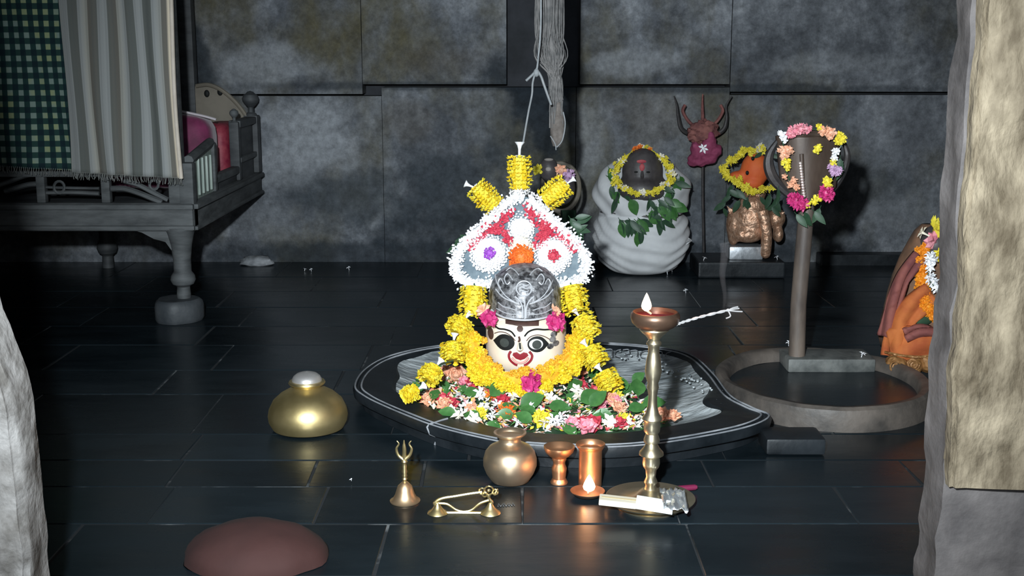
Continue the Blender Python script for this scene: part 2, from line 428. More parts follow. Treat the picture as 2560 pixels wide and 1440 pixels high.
def cloth_pattern(name, kind):
    m = bpy.data.materials.new(name); m.use_nodes = True
    nt = m.node_tree; N = nt.nodes; L = nt.links; b = N['Principled BSDF']
    uv = N.new('ShaderNodeUVMap'); sx = N.new('ShaderNodeSeparateXYZ'); L.new(uv.outputs[0], sx.inputs[0])
    def M(op, a, bb=None):
        n = N.new('ShaderNodeMath'); n.operation = op
        for i, v in enumerate((a, bb)):
            if v is None: continue
            if isinstance(v, (int, float)): n.inputs[i].default_value = v
            else: L.new(v, n.inputs[i])
        return n.outputs[0]
    def wave(o, f): return M('ADD', M('MULTIPLY', M('SINE', M('MULTIPLY', o, 2 * pi * f)), .5), .5)
    def mr(f, a, bb):
        n = N.new('ShaderNodeMapRange'); n.interpolation_type = 'SMOOTHSTEP'; n.inputs[1].default_value = a; n.inputs[2].default_value = bb
        L.new(f, n.inputs[0]); return n.outputs[0]
    def mix(f, a, bb):
        x = N.new('ShaderNodeMix'); x.data_type = 'RGBA'; L.new(f, x.inputs[0])
        for s_, i in ((a, 6), (bb, 7)):
            if isinstance(s_, tuple): x.inputs[i].default_value = (*s_, 1)
            else: L.new(s_, x.inputs[i])
        return x.outputs[2]
    if kind == 'check':
        u = wave(sx.outputs[0], 1 / .0355); v = wave(sx.outputs[1], 1 / .038)
        a = mr(u, .45, .62); bb = mr(v, .45, .62)
        nz = N.new('ShaderNodeTexNoise'); nz.inputs['Scale'].default_value = 9; L.new(uv.outputs[0], nz.inputs['Vector'])
        big = mr(nz.outputs[0], .45, .6)
        dots = mix(big, (.20, .27, .24), (.26, .31, .17))
        c = mix(a, mix(bb, (.008, .022, .028), (.014, .042, .04)), mix(bb, (.018, .05, .045), dots))
    else:
        u = wave(sx.outputs[0], 1 / .0615)
        nz = N.new('ShaderNodeTexNoise'); nz.inputs['Scale'].default_value = 6; L.new(sx.outputs[0], nz.inputs['Vector'])
        c = mix(mr(u, .42, .6), mix(mr(nz.outputs[0], .4, .6), (.11, .118, .11), (.15, .138, .118)), mix(mr(nz.outputs[0], .42, .58), (.29, .30, .295), (.33, .32, .28)))
        u2 = wave(sx.outputs[0], 1 / .0205)
        c = mix(M('MULTIPLY', mr(u2, .7, .9), .22), c, (.09, .1, .1))
        c = mix(mr(sx.outputs[0], .352, .360), c, (.62, .54, .42))
    L.new(c, b.inputs['Base Color']); b.inputs['Roughness'].default_value = .9; b.inputs['Specular IOR Level'].default_value = .2
    n2 = N.new('ShaderNodeTexNoise'); n2.inputs['Scale'].default_value = 160; L.new(uv.outputs[0], n2.inputs['Vector'])
    bp = N.new('ShaderNodeBump'); bp.inputs['Strength'].default_value = .25; bp.inputs['Distance'].default_value = .002
    L.new(n2.outputs[0], bp.inputs['Height']); L.new(bp.outputs[0], b.inputs['Normal'])
    return m
m_check = cloth_pattern('green_checked_cotton', 'check')
m_strip = cloth_pattern('striped_cotton', 'stripe')

# ------------------------------------------------------------ room shell
WB = 5.35                                   # back wall face
def slab(name, c, d, m, kind='structure'):
    b = MB(); b.box(c, d); o = b.obj(name, m, loc=c, smooth=False); o['kind'] = kind; return o
floor = slab('floor', (0, 2.6, -0.0622), (5.2, 6.2, .12), m_grout)
ceiling = slab('ceiling', (0, 3.7, 2.75), (5.2, 4.4, .1), m_plain)
slab('wall_left', (-2.6, 3.65, 1.35), (.1, 4.2, 2.9), m_plain)
slab('wall_right', (2.6, 3.65, 1.35), (.1, 4.2, 2.9), m_plain)
wall_back = slab('wall_back', (0, WB + .24, 1.35), (5.2, .16, 2.9), m_dark)

# floor slabs
def tile(x0, x1, y0, y1, m, dz=0.0):
    g = .0022
    b = MB(); jx = lambda: R.uniform(-.003, .003)
    h = -.0005 + dz
    b.prism([(x0 + g + jx(), y0 + g), (x1 - g + jx(), y0 + g + R.uniform(0, .002)), (x1 - g + jx(), y1 - g), (x0 + g + jx(), y1 - g)], 'z', -.02, h)
    c = Vector(((x0 + x1) / 2, (y0 + y1) / 2, -.02))
    b2 = MB(); b2.v = b.v; b2.f = b.f; b2.m = b.m
    o = b2.obj('floor_tile', m, parent=floor, smooth=False)
    bv = o.modifiers.new('bevel', 'BEVEL'); bv.width = .0018; bv.segments = 1
    return o
rows = [G(1280, y).y for y in (1620, 1440, 1309, 1216, 1150, 1085, 985, 925, 862, 815, 768, 728, 692)] + [WB + .16]
joints = [(-1.45, -.9, -.55, .12, .75, 1.4), (-1.3, -.86, -.25, .35, .95, 1.6), (-1.4, -.735, -.40, .02, .34, .70, 1.15),
          (-1.2, -.76, -.45, -.2, .44, .9, 1.3), (-1.5, -.77, -.1, .5, 1.1), (-1.3, -.8, -.3, .3, .8, 1.3),
          (-1.6, -1.0, -.5, .1, .6, 1.2), (-1.4, -.9, -.45, .2, .7, 1.25), (-1.6, -1.03, -.4, .25, .75, 1.4),
          (-1.5, -.95, -.35, .3, .85, 1.5), (-1.7, -1.1, -.5, .15, .7, 1.2, 1.7), (-1.5, -.8, -.2, .4, 1, 1.6), (-1.7, -1, -.4, .2, .8, 1.4)]
for i in range(len(rows) - 1):
    xs = [-2.55] + list(joints[i]) + [2.55]
    for k in range(len(xs) - 1):
        tile(xs[k], xs[k + 1], rows[i], rows[i + 1], R.choice(m_floor), R.choice((0, 0, -.0008, .0004)))

# masonry blocks of the back wall
def block(px0, px1, py0, py1, depth=.0, gap=.0035, rough=.008):
    a = P(px0, 300, WB); c = P(px1, 300, WB); a.z = ZY(py1, WB); c.z = ZY(py0, WB)
    x0, x1, z0, z1 = a.x + gap, c.x - gap, a.z + .0045, c.z - .0045
    if z0 < -.02: z0 = -.02
    nu = max(2, min(14, int((x1 - x0) / .12))); nv = max(2, min(10, int((z1 - z0) / .12)))
    b = MB()
    s1 = R.uniform(0, 50)
    def fr(u, v):
        x = x0 + (x1 - x0) * u; z = z0 + (z1 - z0) * v
        e = min(u, 1 - u) * (x1 - x0); e2 = min(v, 1 - v) * (z1 - z0)
        edge = (.010 if gap > .003 else .0035) * max(0, 1 - min(e, e2) / .02)
        return Vector((x, WB + depth + edge + rough * noise.noise(Vector((x * 4, s1, z * 4))), z))
    b.grid(fr, nu, nv)
    # sides back to the core
    n = (nu + 1) * (nv + 1)
    rim = [i for i in range(nu + 1)] + [(j + 1) * (nu + 1) - 1 for j in range(1, nv + 1)] + \
          [nv * (nu + 1) + i for i in range(nu - 1, -1, -1)] + [j * (nu + 1) for j in range(nv - 1, 0, -1)]
    base = len(b.v)
    for i in rim: b.v.append(Vector((b.v[i].x, WB + .16, b.v[i].z)))
    for k in range(len(rim)):
        k2 = (k + 1) % len(rim); b.f.append((rim[k], base + k, base + k2, rim[k2])); b.m.append(0)
    return b.obj('stone_block', m_wall, parent=wall_back)
for a in [(-200, 470, -260, 238), (470, 908, -260, 238, .012), (908, 1268, -260, 213, -.02), (1447, 1822, -260, 213, -.012), (1822, 2420, -260, 232, .0), (2420, 2750, -260, 232),
          (-200, 955, 238, 720, .004, .0012), (955, 1440, 216, 720, .0, .0012), (1440, 1822, 216, 720, -.003, .0012), (1822, 2400, 235, 720, -.002, .0008), (2400, 2750, 235, 720, 0, .0012),
          (-200, 640, -800, -260), (640, 1300, -800, -260), (1300, 1900, -800, -260), (1900, 2750, -800, -260)]:
    block(*a)
# low plinth along the foot of the wall on the right
tr = MB(); a = P(2035, 632, WB - .03)
tr.box((1.95, WB - .035, a.z / 2 - .01), (1.15, .10, a.z + .02), bev=.006)
tr.obj('trim_1', m_ped, smooth=False)['kind'] = 'structure'

# front wall with the doorway the camera looks through
wall_front = bpy.data.objects.new('wall_front', None); COL.objects.link(wall_front); wall_front['kind'] = 'structure'
b = MB(); b.box((-1.85, 1.64, 1.35), (1.5, .12, 2.9)); b.box((1.95, 1.64, 1.35), (1.3, .12, 2.9)); b.box((0, 1.64, 2.35), (5.2, .12, .9))
b.obj('plaster_wall', m_plain, parent=wall_front, smooth=False)
def jamb(xedge, x1, y0, y1, z0, z1, amp, m, name, seed, nz=60, nx=14, chamfer=.0):
    b = MB(); sgn = 1 if x1 > xedge(0.5) else -1
    def f(u, v):
        z = z0 + (z1 - z0) * v
        xe = xedge(z)
        # section runs: back edge of the reveal -> arris -> front face out to x1
        if u < .25:
            t = u / .25; x = xe; y = y1 + (y0 - y1) * t
        else:
            t = (u - .25) / .75; x = xe + (x1 - xe) * t ** 1.5; y = y0
        if abs(u - .25) < .001: x += sgn * .006; y += .006
        d = amp * noise.fractal(Vector((x * 9 + seed, y * 9, z * 7)), 1.0, 2.0, 4)
        return Vector((x - sgn * d * .5, y - d, z))
    b.grid(f, nx * 2, nz)
    o = b.obj(name, m, parent=wall_front, smooth=60); return o
# right jamb: grey reveal stone and pale plastered face
def xr(z):
    return .602 + .006 * noise.noise(Vector((z * 9, 3, 1))) + .004 * noise.noise(Vector((z * 25, 7, 1)))
jamb(xr, 1.35, 1.575, 1.60, .335, 2.4, .012, m_jamb, 'stone_jamb', 3.1, nz=110)
def xr2(z): return xr(z) - .004 + (.010 * max(0, (.9 - z)))
b = MB()
def revl(u, v):
    z = 2.4 * v - .03
    x = xr2(z) + .006 * noise.noise(Vector((z * 14, u * 2, 5)))
    return Vector((x if u < .75 else x + (u - .75) * 2.0, 1.66 + .028 * max(0, 1.0 - z) + .008 * noise.noise(Vector((z * 12, 9, 1))) - (.055 + .03 * max(0, 1.0 - z)) * min(u / .75, 1), z))
b.grid(revl, 12, 110)
b.obj('door_reveal', m_jamb2, parent=wall_front, smooth=60)
b = MB(); b.box((1.0, 1.655, .15), (.72, .10, .40), bev=.02); b.obj('threshold_stone', m_jamb2, parent=wall_front)
# left jamb: rough lumpy stone, bulging low down
JY = 1.70
lp = [(2.4, -.86), (1.1, -.80)] + [(P(px, py, JY).z, XY(px, py, JY) - .012) for px, py in ((-22, 560), (8, 690), (34, 780), (58, 845), (82, 905), (98, 960), (110, 1060), (124, 1180), (137, 1326))] + [(-.05, XY(146, 1440, JY) - .012)]
def xl(z):
    for (za, xa), (zb, xb) in zip(lp, lp[1:]):
        if zb <= z <= za: return xb + (xa - xb) * (z - zb) / (za - zb) + .004 * noise.noise(Vector((z * 20, 2, 8)))
    return lp[-1][1]
jamb(xl, -1.35, 1.62, 1.70, -.03, 2.4, .016, m_jambL, 'stone_jamb', 11.0, nz=110)

# ------------------------------------------------------------ flower prototypes (centred at origin, facing -Y / up as noted)
def fib(n, i):
    z = 1 - 2 * (i + .5) / n; r = sqrt(max(0, 1 - z * z)); a = i * 2.399963
    return Vector((r * cos(a), r * sin(a), z))
def petal_ball(n, rad, L, W, seed, sq=(1, 1, 1), jit=.35, mats=1):
    b = MB(); rr = random.Random(seed)
    for i in range(n):
        d = fib(n, i); d = (d + Vector((rr.uniform(-jit, jit), rr.uniform(-jit, jit), rr.uniform(-jit, jit)))).normalized()
        t = Vector((rr.uniform(-1, 1), rr.uniform(-1, 1), rr.uniform(-1, 1)))
        b.mi = rr.randrange(mats)
        b.petal(Vector((d.x * sq[0], d.y * sq[1], d.z * sq[2])) * (rad - L * .75), d + t * .45, t, L * rr.uniform(.8, 1.2), W * rr.uniform(.8, 1.2), rr.uniform(-.2, .4), .2)
    b.mi = 0
    b.ell((0, 0, 0), (rad * .62 * sq[0], rad * .62 * sq[1], rad * .62 * sq[2]), 8, 6)
    return b
marigold = petal_ball(46, .016, .011, .010, 1).mesh('marigold', m_yel, smooth=False, fixn=False)
marigold_g = petal_ball(46, .014, .010, .009, 2).mesh('marigold', m_yelo, smooth=False, fixn=False)
def rosette(layers, seed, L, W, tilt0=10, cup=.25):
    """flower lying face up (+Z)"""
    b = MB(); rr = random.Random(seed)
    for li, n in enumerate(layers):
        el = radians(tilt0 + 22 * li)
        for k in range(n):
            a = 2 * pi * (k + .5 * (li % 2)) / n + rr.uniform(-.15, .15)
            d = Vector((cos(a) * cos(el), sin(a) * cos(el), sin(el)))
            b.petal((cos(a) * L * .1, sin(a) * L * .1, .002 * li), d, Vector((-cos(a) * sin(el), -sin(a) * sin(el), cos(el))), L * (1 - .14 * li) * rr.uniform(.88, 1.1), W, rr.uniform(0, .35), cup)
    b.ell((0, 0, L * .16), (L * .2, L * .2, L * .2), 6, 4)
    return b
peach_me = rosette((7, 6, 5, 3), 3, .026, .020).mesh('peach_flower', m_peach, smooth=False, fixn=False)
red_me = rosette((6, 6, 4), 4, .020, .014).mesh('red_flower', m_crim, smooth=False, fixn=False)
orange_me = rosette((8, 7, 5), 5, .022, .012).mesh('orange_flower', m_oran, smooth=False, fixn=False)
pink_me = rosette((6, 5), 6, .020, .015).mesh('pink_flower', m_pink, smooth=False, fixn=False)
lemon_me = rosette((9, 8, 7, 5), 8, .024, .013).mesh('yellow_flower', m_yel2, smooth=False, fixn=False)
mag_me = petal_ball(40, .021, .016, .018, 9).mesh('magenta_rose', m_mag, smooth=False, fixn=False)
def star(seed, L=.018, W=.008):
    b = MB(); rr = random.Random(seed)
    for k in range(6):
        a = 2 * pi * k / 6 + rr.uniform(-.2, .2)
        b.petal((0, 0, .008), Vector((cos(a), sin(a), rr.uniform(.0, .35))), (0, 0, 1), L * rr.uniform(.85, 1.15), W, -.1, .15)
    b.tube([(0, 0, -.012), (0, 0, 0), (0, 0, .009)], [.0018, .002, .0035], 6)
    return b
star_me = star(1).mesh('white_flower', m_whitep, smooth=False, fixn=False)
cream_me = star(2, .017, .010).mesh('cream_flower', m_cream, smooth=False, fixn=False)
def leafb(L=.05, W=.026, fold=.25, droop=.15):
    b = MB(); n = 6; vs = []
    for i in range(n + 1):
        t = i / n; wv = W / 2 * sin(pi * min(1, t ** .8)) ** .9 if 0 < t < 1 else 0
        z = -droop * L * t * t
        vs += [(L * t, -wv, z + wv * fold), (L * t, 0, z), (L * t, wv, z + wv * fold)]
    fs = []
    for i in range(n):
        a = i * 3; fs += [(a, a + 1, a + 4, a + 3), (a + 1, a + 2, a + 5, a + 4)]
    b.add(vs, fs)
    b.tube([(-.008, 0, 0), (0, 0, 0), (L * .9, 0, -droop * L * .8 + .0006)], [.0009, .001, .0004], 4)
    return b
leaf_me = leafb(.05, .032).mesh('leaf', m_leaf, fixn=False)
leafd_me = leafb(.05, .02).mesh('leaf', m_leafd, fixn=False)
def bud(L=.04, r=.004, flare=.012):
    b = MB(); prof = [(r * .55, 0), (r * .7, L * .3), (r * .8, L * .6), (r * 1.4, L * .8), (flare, L)]
    b.lathe(0, 0, prof, 10, close=False)
    b.lathe(0, 0, [(flare, L), (flare * .6, L * .93), (0, L * .8)], 10, close=False)
    return b
bud_me = bud().mesh('white_bud', m_whitep)
def barrel(n_rings, rad, length, L, W, seed, mats=1):
    """string of flat blossoms along +Z, from 0 to length"""
    b = MB(); rr = random.Random(seed)
    for i in range(n_rings):
        t = i / (n_rings - 1); z = length * t
        rk = rad * (0.92 + .16 * sin(pi * (t * .8 + .1))) * rr.uniform(.92, 1.08)
        n = 20
        for k in range(n):
            a = 2 * pi * k / n + rr.uniform(-.2, .2); el = rr.uniform(-.1, 1.0)
            d = Vector((cos(a) * cos(el), sin(a) * cos(el), sin(el)))
            b.mi = rr.randrange(mats)
            b.petal(Vector((cos(a) * (rk - L * .8), sin(a) * (rk - L * .8), z)), d, (0, 0, 1), L * rr.uniform(.8, 1.2), W * rr.uniform(.8, 1.2), rr.uniform(-.15, .35), .22)
    b.mi = 0
    b.tube([(0, 0, -L * .2), (0, 0, length * .5), (0, 0, length + L * .2)], [rad * .6, rad * .72, rad * .55], 8)
    return b
def quat_to(d): return Vector(d).to_track_quat('Z', 'Y')

# ------------------------------------------------------------ lathe in pixel terms
def plathe(b, cx, Y, prof, seg=40, sy=1.0, ref=None):
    """prof: (radius px, picture row) listed bottom to top"""
    out = []
    for r, py in prof: out.append((r * S(Y, py), ZY(py, Y)))
    z0 = out[0][1]
    b.lathe(XY(cx, ref or prof[0][1], Y), Y, out, seg, sy)
    return out
def fit0(prof, Y):
    """shift rows so that the first sits on the floor"""
    return prof

# ------------------------------------------------------------ the round basin pedestal
ZT = .056
outl_px = [(882, 965), (905, 925), (960, 893), (1060, 868), (1180, 857), (1330, 853), (1500, 856), (1640, 866), (1730, 886), (1788, 935), (1832, 990), (1890, 1022), (1930, 1040), (1890, 1064), (1800, 1086), (1640, 1112),
           (1480, 1121), (1300, 1113), (1180, 1092), (1070, 1062), (970, 1022), (905, 990)]
outl = [G(x, y, ZT) for x, y in outl_px]
ol = spline(outl, 6, closed=True)
cc = Vector((G(1372, 985, ZT).x, G(1372, 960, ZT).y, 0))
def ringpts(s, z, off=0): return [Vector((cc.x + (p.x - cc.x) * s, cc.y + (p.y - cc.y) * s, z)) for p in ol]
ped = thing('stone_pedestal', 'round black stone basin with worn double-lined rim under the flower-covered idol', 'pedestal', (cc.x, cc.y, 0))
def ringin(s, z):
    out = []
    for p in ol:
        d = Vector((p.x - cc.x, p.y - cc.y)); an = atan2(d.y, d.x)
        k = max(0, min(1, (sin(an + .34) + .12) / .45)); k = k * k * (3 - 2 * k)
        ss = s + (.945 - .80) * k * (s / .80) ** 3
        out.append(Vector((cc.x + d.x * ss, cc.y + d.y * ss, z)))
    return out
def rings_mesh(b, rs, cap_top=False, cap_bot=False):
    n = len(rs[0]); base = len(b.v)
    for r_ in rs: b.v += r_
    for i in range(len(rs) - 1):
        for k in range(n):
            k2 = (k + 1) % n
            b.f.append((base + i * n + k, base + i * n + k2, base + (i + 1) * n + k2, base + (i + 1) * n + k)); b.m.append(0)
    if cap_top: b.f.append(tuple(base + (len(rs) - 1) * n + k for k in range(n))); b.m.append(0)
b = MB()
rings_mesh(b, [ringpts(.95, 0), ringpts(.955, .022), ringpts(.995, .032), ringpts(1.0, .048), ringpts(.994, ZT), ringpts(.982, ZT), ringpts(.978, ZT - .004), ringpts(.966, ZT - .004), ringpts(.962, ZT), ringin(.80, ZT - .002), ringin(.78, ZT - .012)])
b.obj('rim', m_ped, parent=ped)
b = MB()
def bz(s, k):
    p = ol[k]; return .004 * noise.noise(Vector((p.x * 12 * s, p.y * 12 * s, s * 7)))
rs = []
for s, z in ((.80, ZT - .006), (.74, ZT - .022), (.66, ZT - .034), (.55, ZT - .043), (.4, ZT - .05), (.2, ZT - .05)):
    rs.append([p + Vector((0, 0, bz(s, k))) for k, p in enumerate(ringin(s, z))])
rings_mesh(b, rs, cap_top=True)
b.obj('wet_basin', m_basin, parent=ped)
for s in (.988, .956):
    b = MB(); b.tube([p + Vector((0, 0, .0015 * noise.noise(p * 9))) for p in ringpts(s, ZT + .0002)], .0026, 6, closed=True)
    b.obj('carved_line', m_pedline, parent=ped)
kc = min(range(len(ol)), key=lambda i: (ol[i] - G(1076, 1064, ZT)).length); dc = ol[kc] - Vector((cc.x, cc.y, ol[kc].z))
b = MB(); rr = random.Random(4)
b.tube([Vector((cc.x + dc.x * q + rr.uniform(-.003, .003) + .03 * (1 - q), cc.y + dc.y * q, z)) for q, z in ((.86, ZT), (.9, ZT), (.95, ZT), (.985, ZT), (1.0, ZT - .006), (1.0, .045), (.995, .032), (.956, .022), (.951, .01), (.951, 0))], .0024, 6)
b.obj('mortar_crack', m_pedline, parent=ped)
# carved letters worn into the back of the rim
b = MB(); rr = random.Random(5)
for i in range(9):
    px = 1500 + i * 21 + rr.uniform(-3, 3); py = 868 + i * .9
    pts = [(px - 8, py - 6), (px + 6, py - 7), (px + 8, py + 2), (px - 2, py + 4), (px + 3, py + 14)]
    if i % 3 == 1: pts = [(px - 9, py - 5), (px + 8, py - 5), (px + 7, py + 12)]
    if i % 3 == 2: pts = [(px + 8, py - 6), (px - 4, py - 2), (px - 7, py + 8), (px + 6, py + 12)]
    b.tube(spline([G(x, y + 10, ZT - .0015) for x, y in pts], 3), .0016, 5)
b.obj('carved_inscription', m_pedline, parent=ped)
b = MB(); rr = random.Random(15)
for i in range(60):      # pitted carving along the inner right slope
    a = rr.uniform(.0, 1); px = 1560 + 260 * a + rr.uniform(-20, 20); py = 880 + 115 * a ** 1.4 + rr.uniform(-6, 18)
    b.ell(G(px, py, ZT - .004), (.004, .005, .003), 6, 4)
b.obj('pitted_carving', m_basin, parent=ped)['kind'] = 'stuff'
b = MB()  # spout going right under the second ring
p0 = G(1890, 1048, .05); p1 = G(2045, 1062, .05)
b.box(((p0.x + p1.x) / 2, (p0.y + p1.y) / 2 - .055, .021), (p1.x - p0.x, .10, .04), bev=.008)
b.obj('spout', m_ped, parent=ped)

# ------------------------------------------------------------ second basin ring + block
rc = Vector((G(2057, 945, .055).x, 3.19, 0)); RX, RY = .292, .325
ringb = thing('stone_ring_basin', 'low round brown stone ring basin holding the foot of the tall pole', 'basin', rc)
b = MB(); sec = [(1.0, 0), (1.0, .035), (.985, .055), (.955, .062), (.90, .06), (.865, .05), (.85, .028)]
N_ = 72; vs = []
for s, z in sec:
    vs.append([Vector((rc.x + RX * s * cos(2 * pi * k / N_), rc.y + RY * s * sin(2 * pi * k / N_), z * (1 + .05 * noise.noise(Vector((cos(2 * pi * k / N_) * 3, sin(2 * pi * k / N_) * 3, s)))))) for k in range(N_)])
rings_mesh(b, vs); b.obj('rim', m_ring, parent=ringb)
b = MB(); vs = [[Vector((rc.x + RX * s * cos(2 * pi * k / N_), rc.y + RY * s * sin(2 * pi * k / N_), z)) for k in range(N_)] for s, z in ((.87, .028), (.6, .026), (.2, .025))]
rings_mesh(b, vs, cap_top=True); b.obj('basin_floor', m_floor[0], parent=ringb)
q0 = G(1975, 935, .028); q1 = G(2195, 935, .028)
b = MB(); b.box(((q0.x + q1.x) / 2, q0.y + .09, .045), (q1.x - q0.x, .13, .04), bev=.006); b.obj('socket_block', m_blockst, parent=ringb)

# ------------------------------------------------------------ idol on the pedestal
YI = 3.15
ib = P(1313, 935, YI)
idol = thing('shrine_idol', 'cream painted idol face with big black eyes under an engraved silver crown', 'idol', (ib.x, YI, .03))
fc = P(1315, 852, YI); sI = S(YI, 850)
fa, fb, fd = 100 * sI, 84 * sI, .10
def face_y(x, z, off=0.0):
    u = abs(x - fc.x) / fa; v = abs(z - fc.z) / fb
    q = max(0.0, 1 - u ** 2.5 - v ** 3.0)
    return YI - fd * q ** .45 - off
b = MB()
def facegrid(u, v):
    a = 2 * pi * u; r = v
    x = fc.x + fa * (abs(cos(a)) ** .8) * (1 if cos(a) > 0 else -1) * r
    z = fc.z + fb * (abs(sin(a)) ** .7) * (1 if sin(a) > 0 else -1) * r
    return Vector((x, face_y(x, z), z))
b.grid(facegrid, 64, 24)
b.lathe(fc.x, YI, [(fa * .93, .03), (fa, fc.z - fb * .6), (fa, fc.z + fb * .6), (fa * .8, fc.z + fb)], 40, sy=.75)
b.obj('face', m_face, parent=idol)
def fp(px, py, off=.002):
    p = P(px, py, YI - fd * .9); 
    return Vector((p.x, face_y(p.x, p.z, off), p.z))
def fpatch(b, outline, off, inner=.0):
    """filled patch lying on the face"""
    n = len(outline); cx = sum(p[0] for p in outline) / n; cy = sum(p[1] for p in outline) / n
    rs = []
    for t in (1, .97, .7, .35):
        o_ = off if t < .99 else off - .003
        rs.append([fp(cx + (x - cx) * t, cy + (y - cy) * t, o_) for x, y in outline])
    rings_mesh(b, rs, cap_top=True)
def ovals(cx, cy, rx, ry, n=24, point=0):
    out = []
    for k in range(n):
        a = 2 * pi * k / n; x = cos(a); y = sin(a)
        if point and x * point > 0: y *= (1 - abs(x) ** 3 * .8); x *= 1.18
        out.append((cx + rx * x, cy + ry * y))
    return out
for (ex, ey, sg, wh) in ((1262, 856, -1, 0), (1343, 859, 1, 1)):
    b = MB(); fpatch(b, ovals(ex, ey, 25, 20, 28, sg), .002); e = b.obj('eye', m_black, parent=idol)
    if wh:
        b = MB(); fpatch(b, ovals(ex - 3, ey - 1, 18, 13), .0038); b.obj('eye_white', m_white_eye, parent=e)
    b = MB(); fpatch(b, ovals(ex - 1, ey, 12, 11), .0054); b.obj('pupil', m_eye, parent=e)
def fline(name, pts, rad, m, off=.002, par=None):
    b = MB(); pts = spline([fp(x, y, off) for x, y in pts], 6)
    b.tube(pts, rad, 6); return b.obj(name, m, parent=par or idol)
fline('eyebrow', [(1231, 818), (1245, 825), (1262, 825), (1278, 829), (1288, 840)], .0024, m_black)
fline('eyebrow', [(1311, 839), (1322, 828), (1340, 823), (1362, 825), (1384, 826)], .0024, m_black)
fline('eyelid_line', [(1236, 838), (1250, 832), (1266, 833), (1280, 841), (1288, 850)], .0012, m_brownp)
fline('eyelid_line', [(1316, 850), (1326, 840), (1344, 836), (1362, 841), (1376, 850)], .0012, m_brownp)
b = MB(); fpatch(b, [(1262, 803), (1300, 804), (1349, 805), (1348, 816), (1300, 817), (1263, 813)], .002); b.obj('forehead_mark', m_brownp, parent=idol)
b = MB(); fpatch(b, ovals(1300, 822, 8, 7, 14), .003); b.obj('forehead_dot', m_brownp, parent=idol)
b = MB(); n0 = fp(1298, 845, 0); n1 = fp(1300, 870, 0)
b.tube([n0 + Vector((0, .004, 0)), (n0 + n1) / 2 + Vector((0, -.002, 0)), n1 + Vector((0, -.007, 0)), n1 + Vector((0, .0, -.004))], [.004, .006, .0085, .005], 10)
b.obj('nose', m_face, parent=idol)
fline('nose_mark', [(1297, 838), (1299, 846), (1296, 851)], .003, m_brownp, .008)
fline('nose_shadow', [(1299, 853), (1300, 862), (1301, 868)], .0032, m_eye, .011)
b = MB(); fpatch(b, [(1283, 880), (1292, 878), (1300, 883), (1309, 878), (1318, 880), (1321, 886), (1312, 894), (1301, 898), (1289, 894), (1281, 886)], .004)
b.obj('lips', m_redp, parent=idol)
fline('moustache', [(1277, 876), (1272, 886), (1275, 898), (1286, 908), (1293, 911)], .0034, m_redp, .003)
fline('moustache', [(1323, 876), (1330, 886), (1327, 898), (1317, 908), (1310, 911)], .0034, m_redp, .003)
fline('chin_line', [(1280, 892), (1290, 902), (1301, 905), (1313, 901), (1321, 891)], .003, m_pinkp, .003)
b = MB()
for ex, ey in ((1385, 838), (1382, 850), (1390, 861), (1376, 866)): fpatch(b, ovals(ex, ey, 9, 7, 12), .003)
b.obj('silver_ear_ornament', m_silver, parent=idol)
b = MB(); fpatch(b, ovals(1226, 842, 8, 14, 14), .003); b.obj('brown_ear_ornament', m_brownp, parent=idol)
# crown
b = MB()
cprof = [(88, 779), (93, 774), (91, 768), (90, 752), (90, 735), (88, 722), (82, 704), (72, 688), (56, 674), (36, 664), (18, 660), (0, 658)]
pr = [(r * S(YI, y), ZY(y, YI)) for r, y in cprof]
cxw = XY(1312, 720, YI)
b.lathe(cxw, YI, pr, 56, sy=1.05)
crown = b.obj('crown', m_silver, parent=idol)
def cry(px, py, off=.001):
    z = ZY(py, YI - .08)
    for (ra, za), (rb, zb) in zip(pr, pr[1:]):
        if za <= z <= zb: rad = ra + (rb - ra) * (z - za) / (zb - za); break
    else: rad = pr[0][0]
    x = XY(px, py, YI - .08); u = max(-1, min(1, (x - cxw) / max(rad, 1e-4)))
    return Vector((x, YI - (rad * 1.05) * sqrt(max(0, 1 - u * u)) - off, z))
def cline(pts, rad=.0016, name='engraved_scroll'):
    b = MB(); b.tube(spline([cry(x, y) for x, y in pts], 5), rad, 6); return b.obj(name, m_silverp, parent=crown)
cline([(1310 + 19 * cos(2 * pi * k / 16), 719 + 17 * sin(2 * pi * k / 16)) for k in range(17)], .0018, 'medallion_ring')
for yy in (711, 718, 725): cline([(1298, yy), (1305, yy - 2), (1315, yy + 1), (1322, yy - 1)], .0012)
cline([(1312, 792), (1312, 765), (1311, 745)], .0022); 
for sg in (-1, 1):
    X = lambda d: 1311 + sg * d
    cline([(X(4), 790), (X(5), 765), (X(12), 748), (X(24), 738)], .002)
    cline([(X(12), 756), (X(30), 751), (X(55), 742), (X(72), 728)], .0018)
    cline([(X(24), 752), (X(48), 738), (X(68), 715), (X(74), 700)], .0016)
    cline([(X(30), 700), (X(42), 690), (X(50), 700), (X(44), 712), (X(36), 706)], .0016)
    cline([(X(52), 712), (X(60), 702), (X(66), 712), (X(60), 722)], .0014)
    cline([(X(14), 690), (X(24), 682), (X(36), 680), (X(46), 686)], .0014)
    cline([(X(20), 772), (X(36), 768), (X(52), 766), (X(66), 758)], .0012)
    cline([(X(10), 780), (X(30), 782), (X(50), 780), (X(70), 774)], .0012)
cline([(1228, 782), (1260, 792), (1312, 796), (1365, 792), (1398, 782)], .003, 'crown_band')

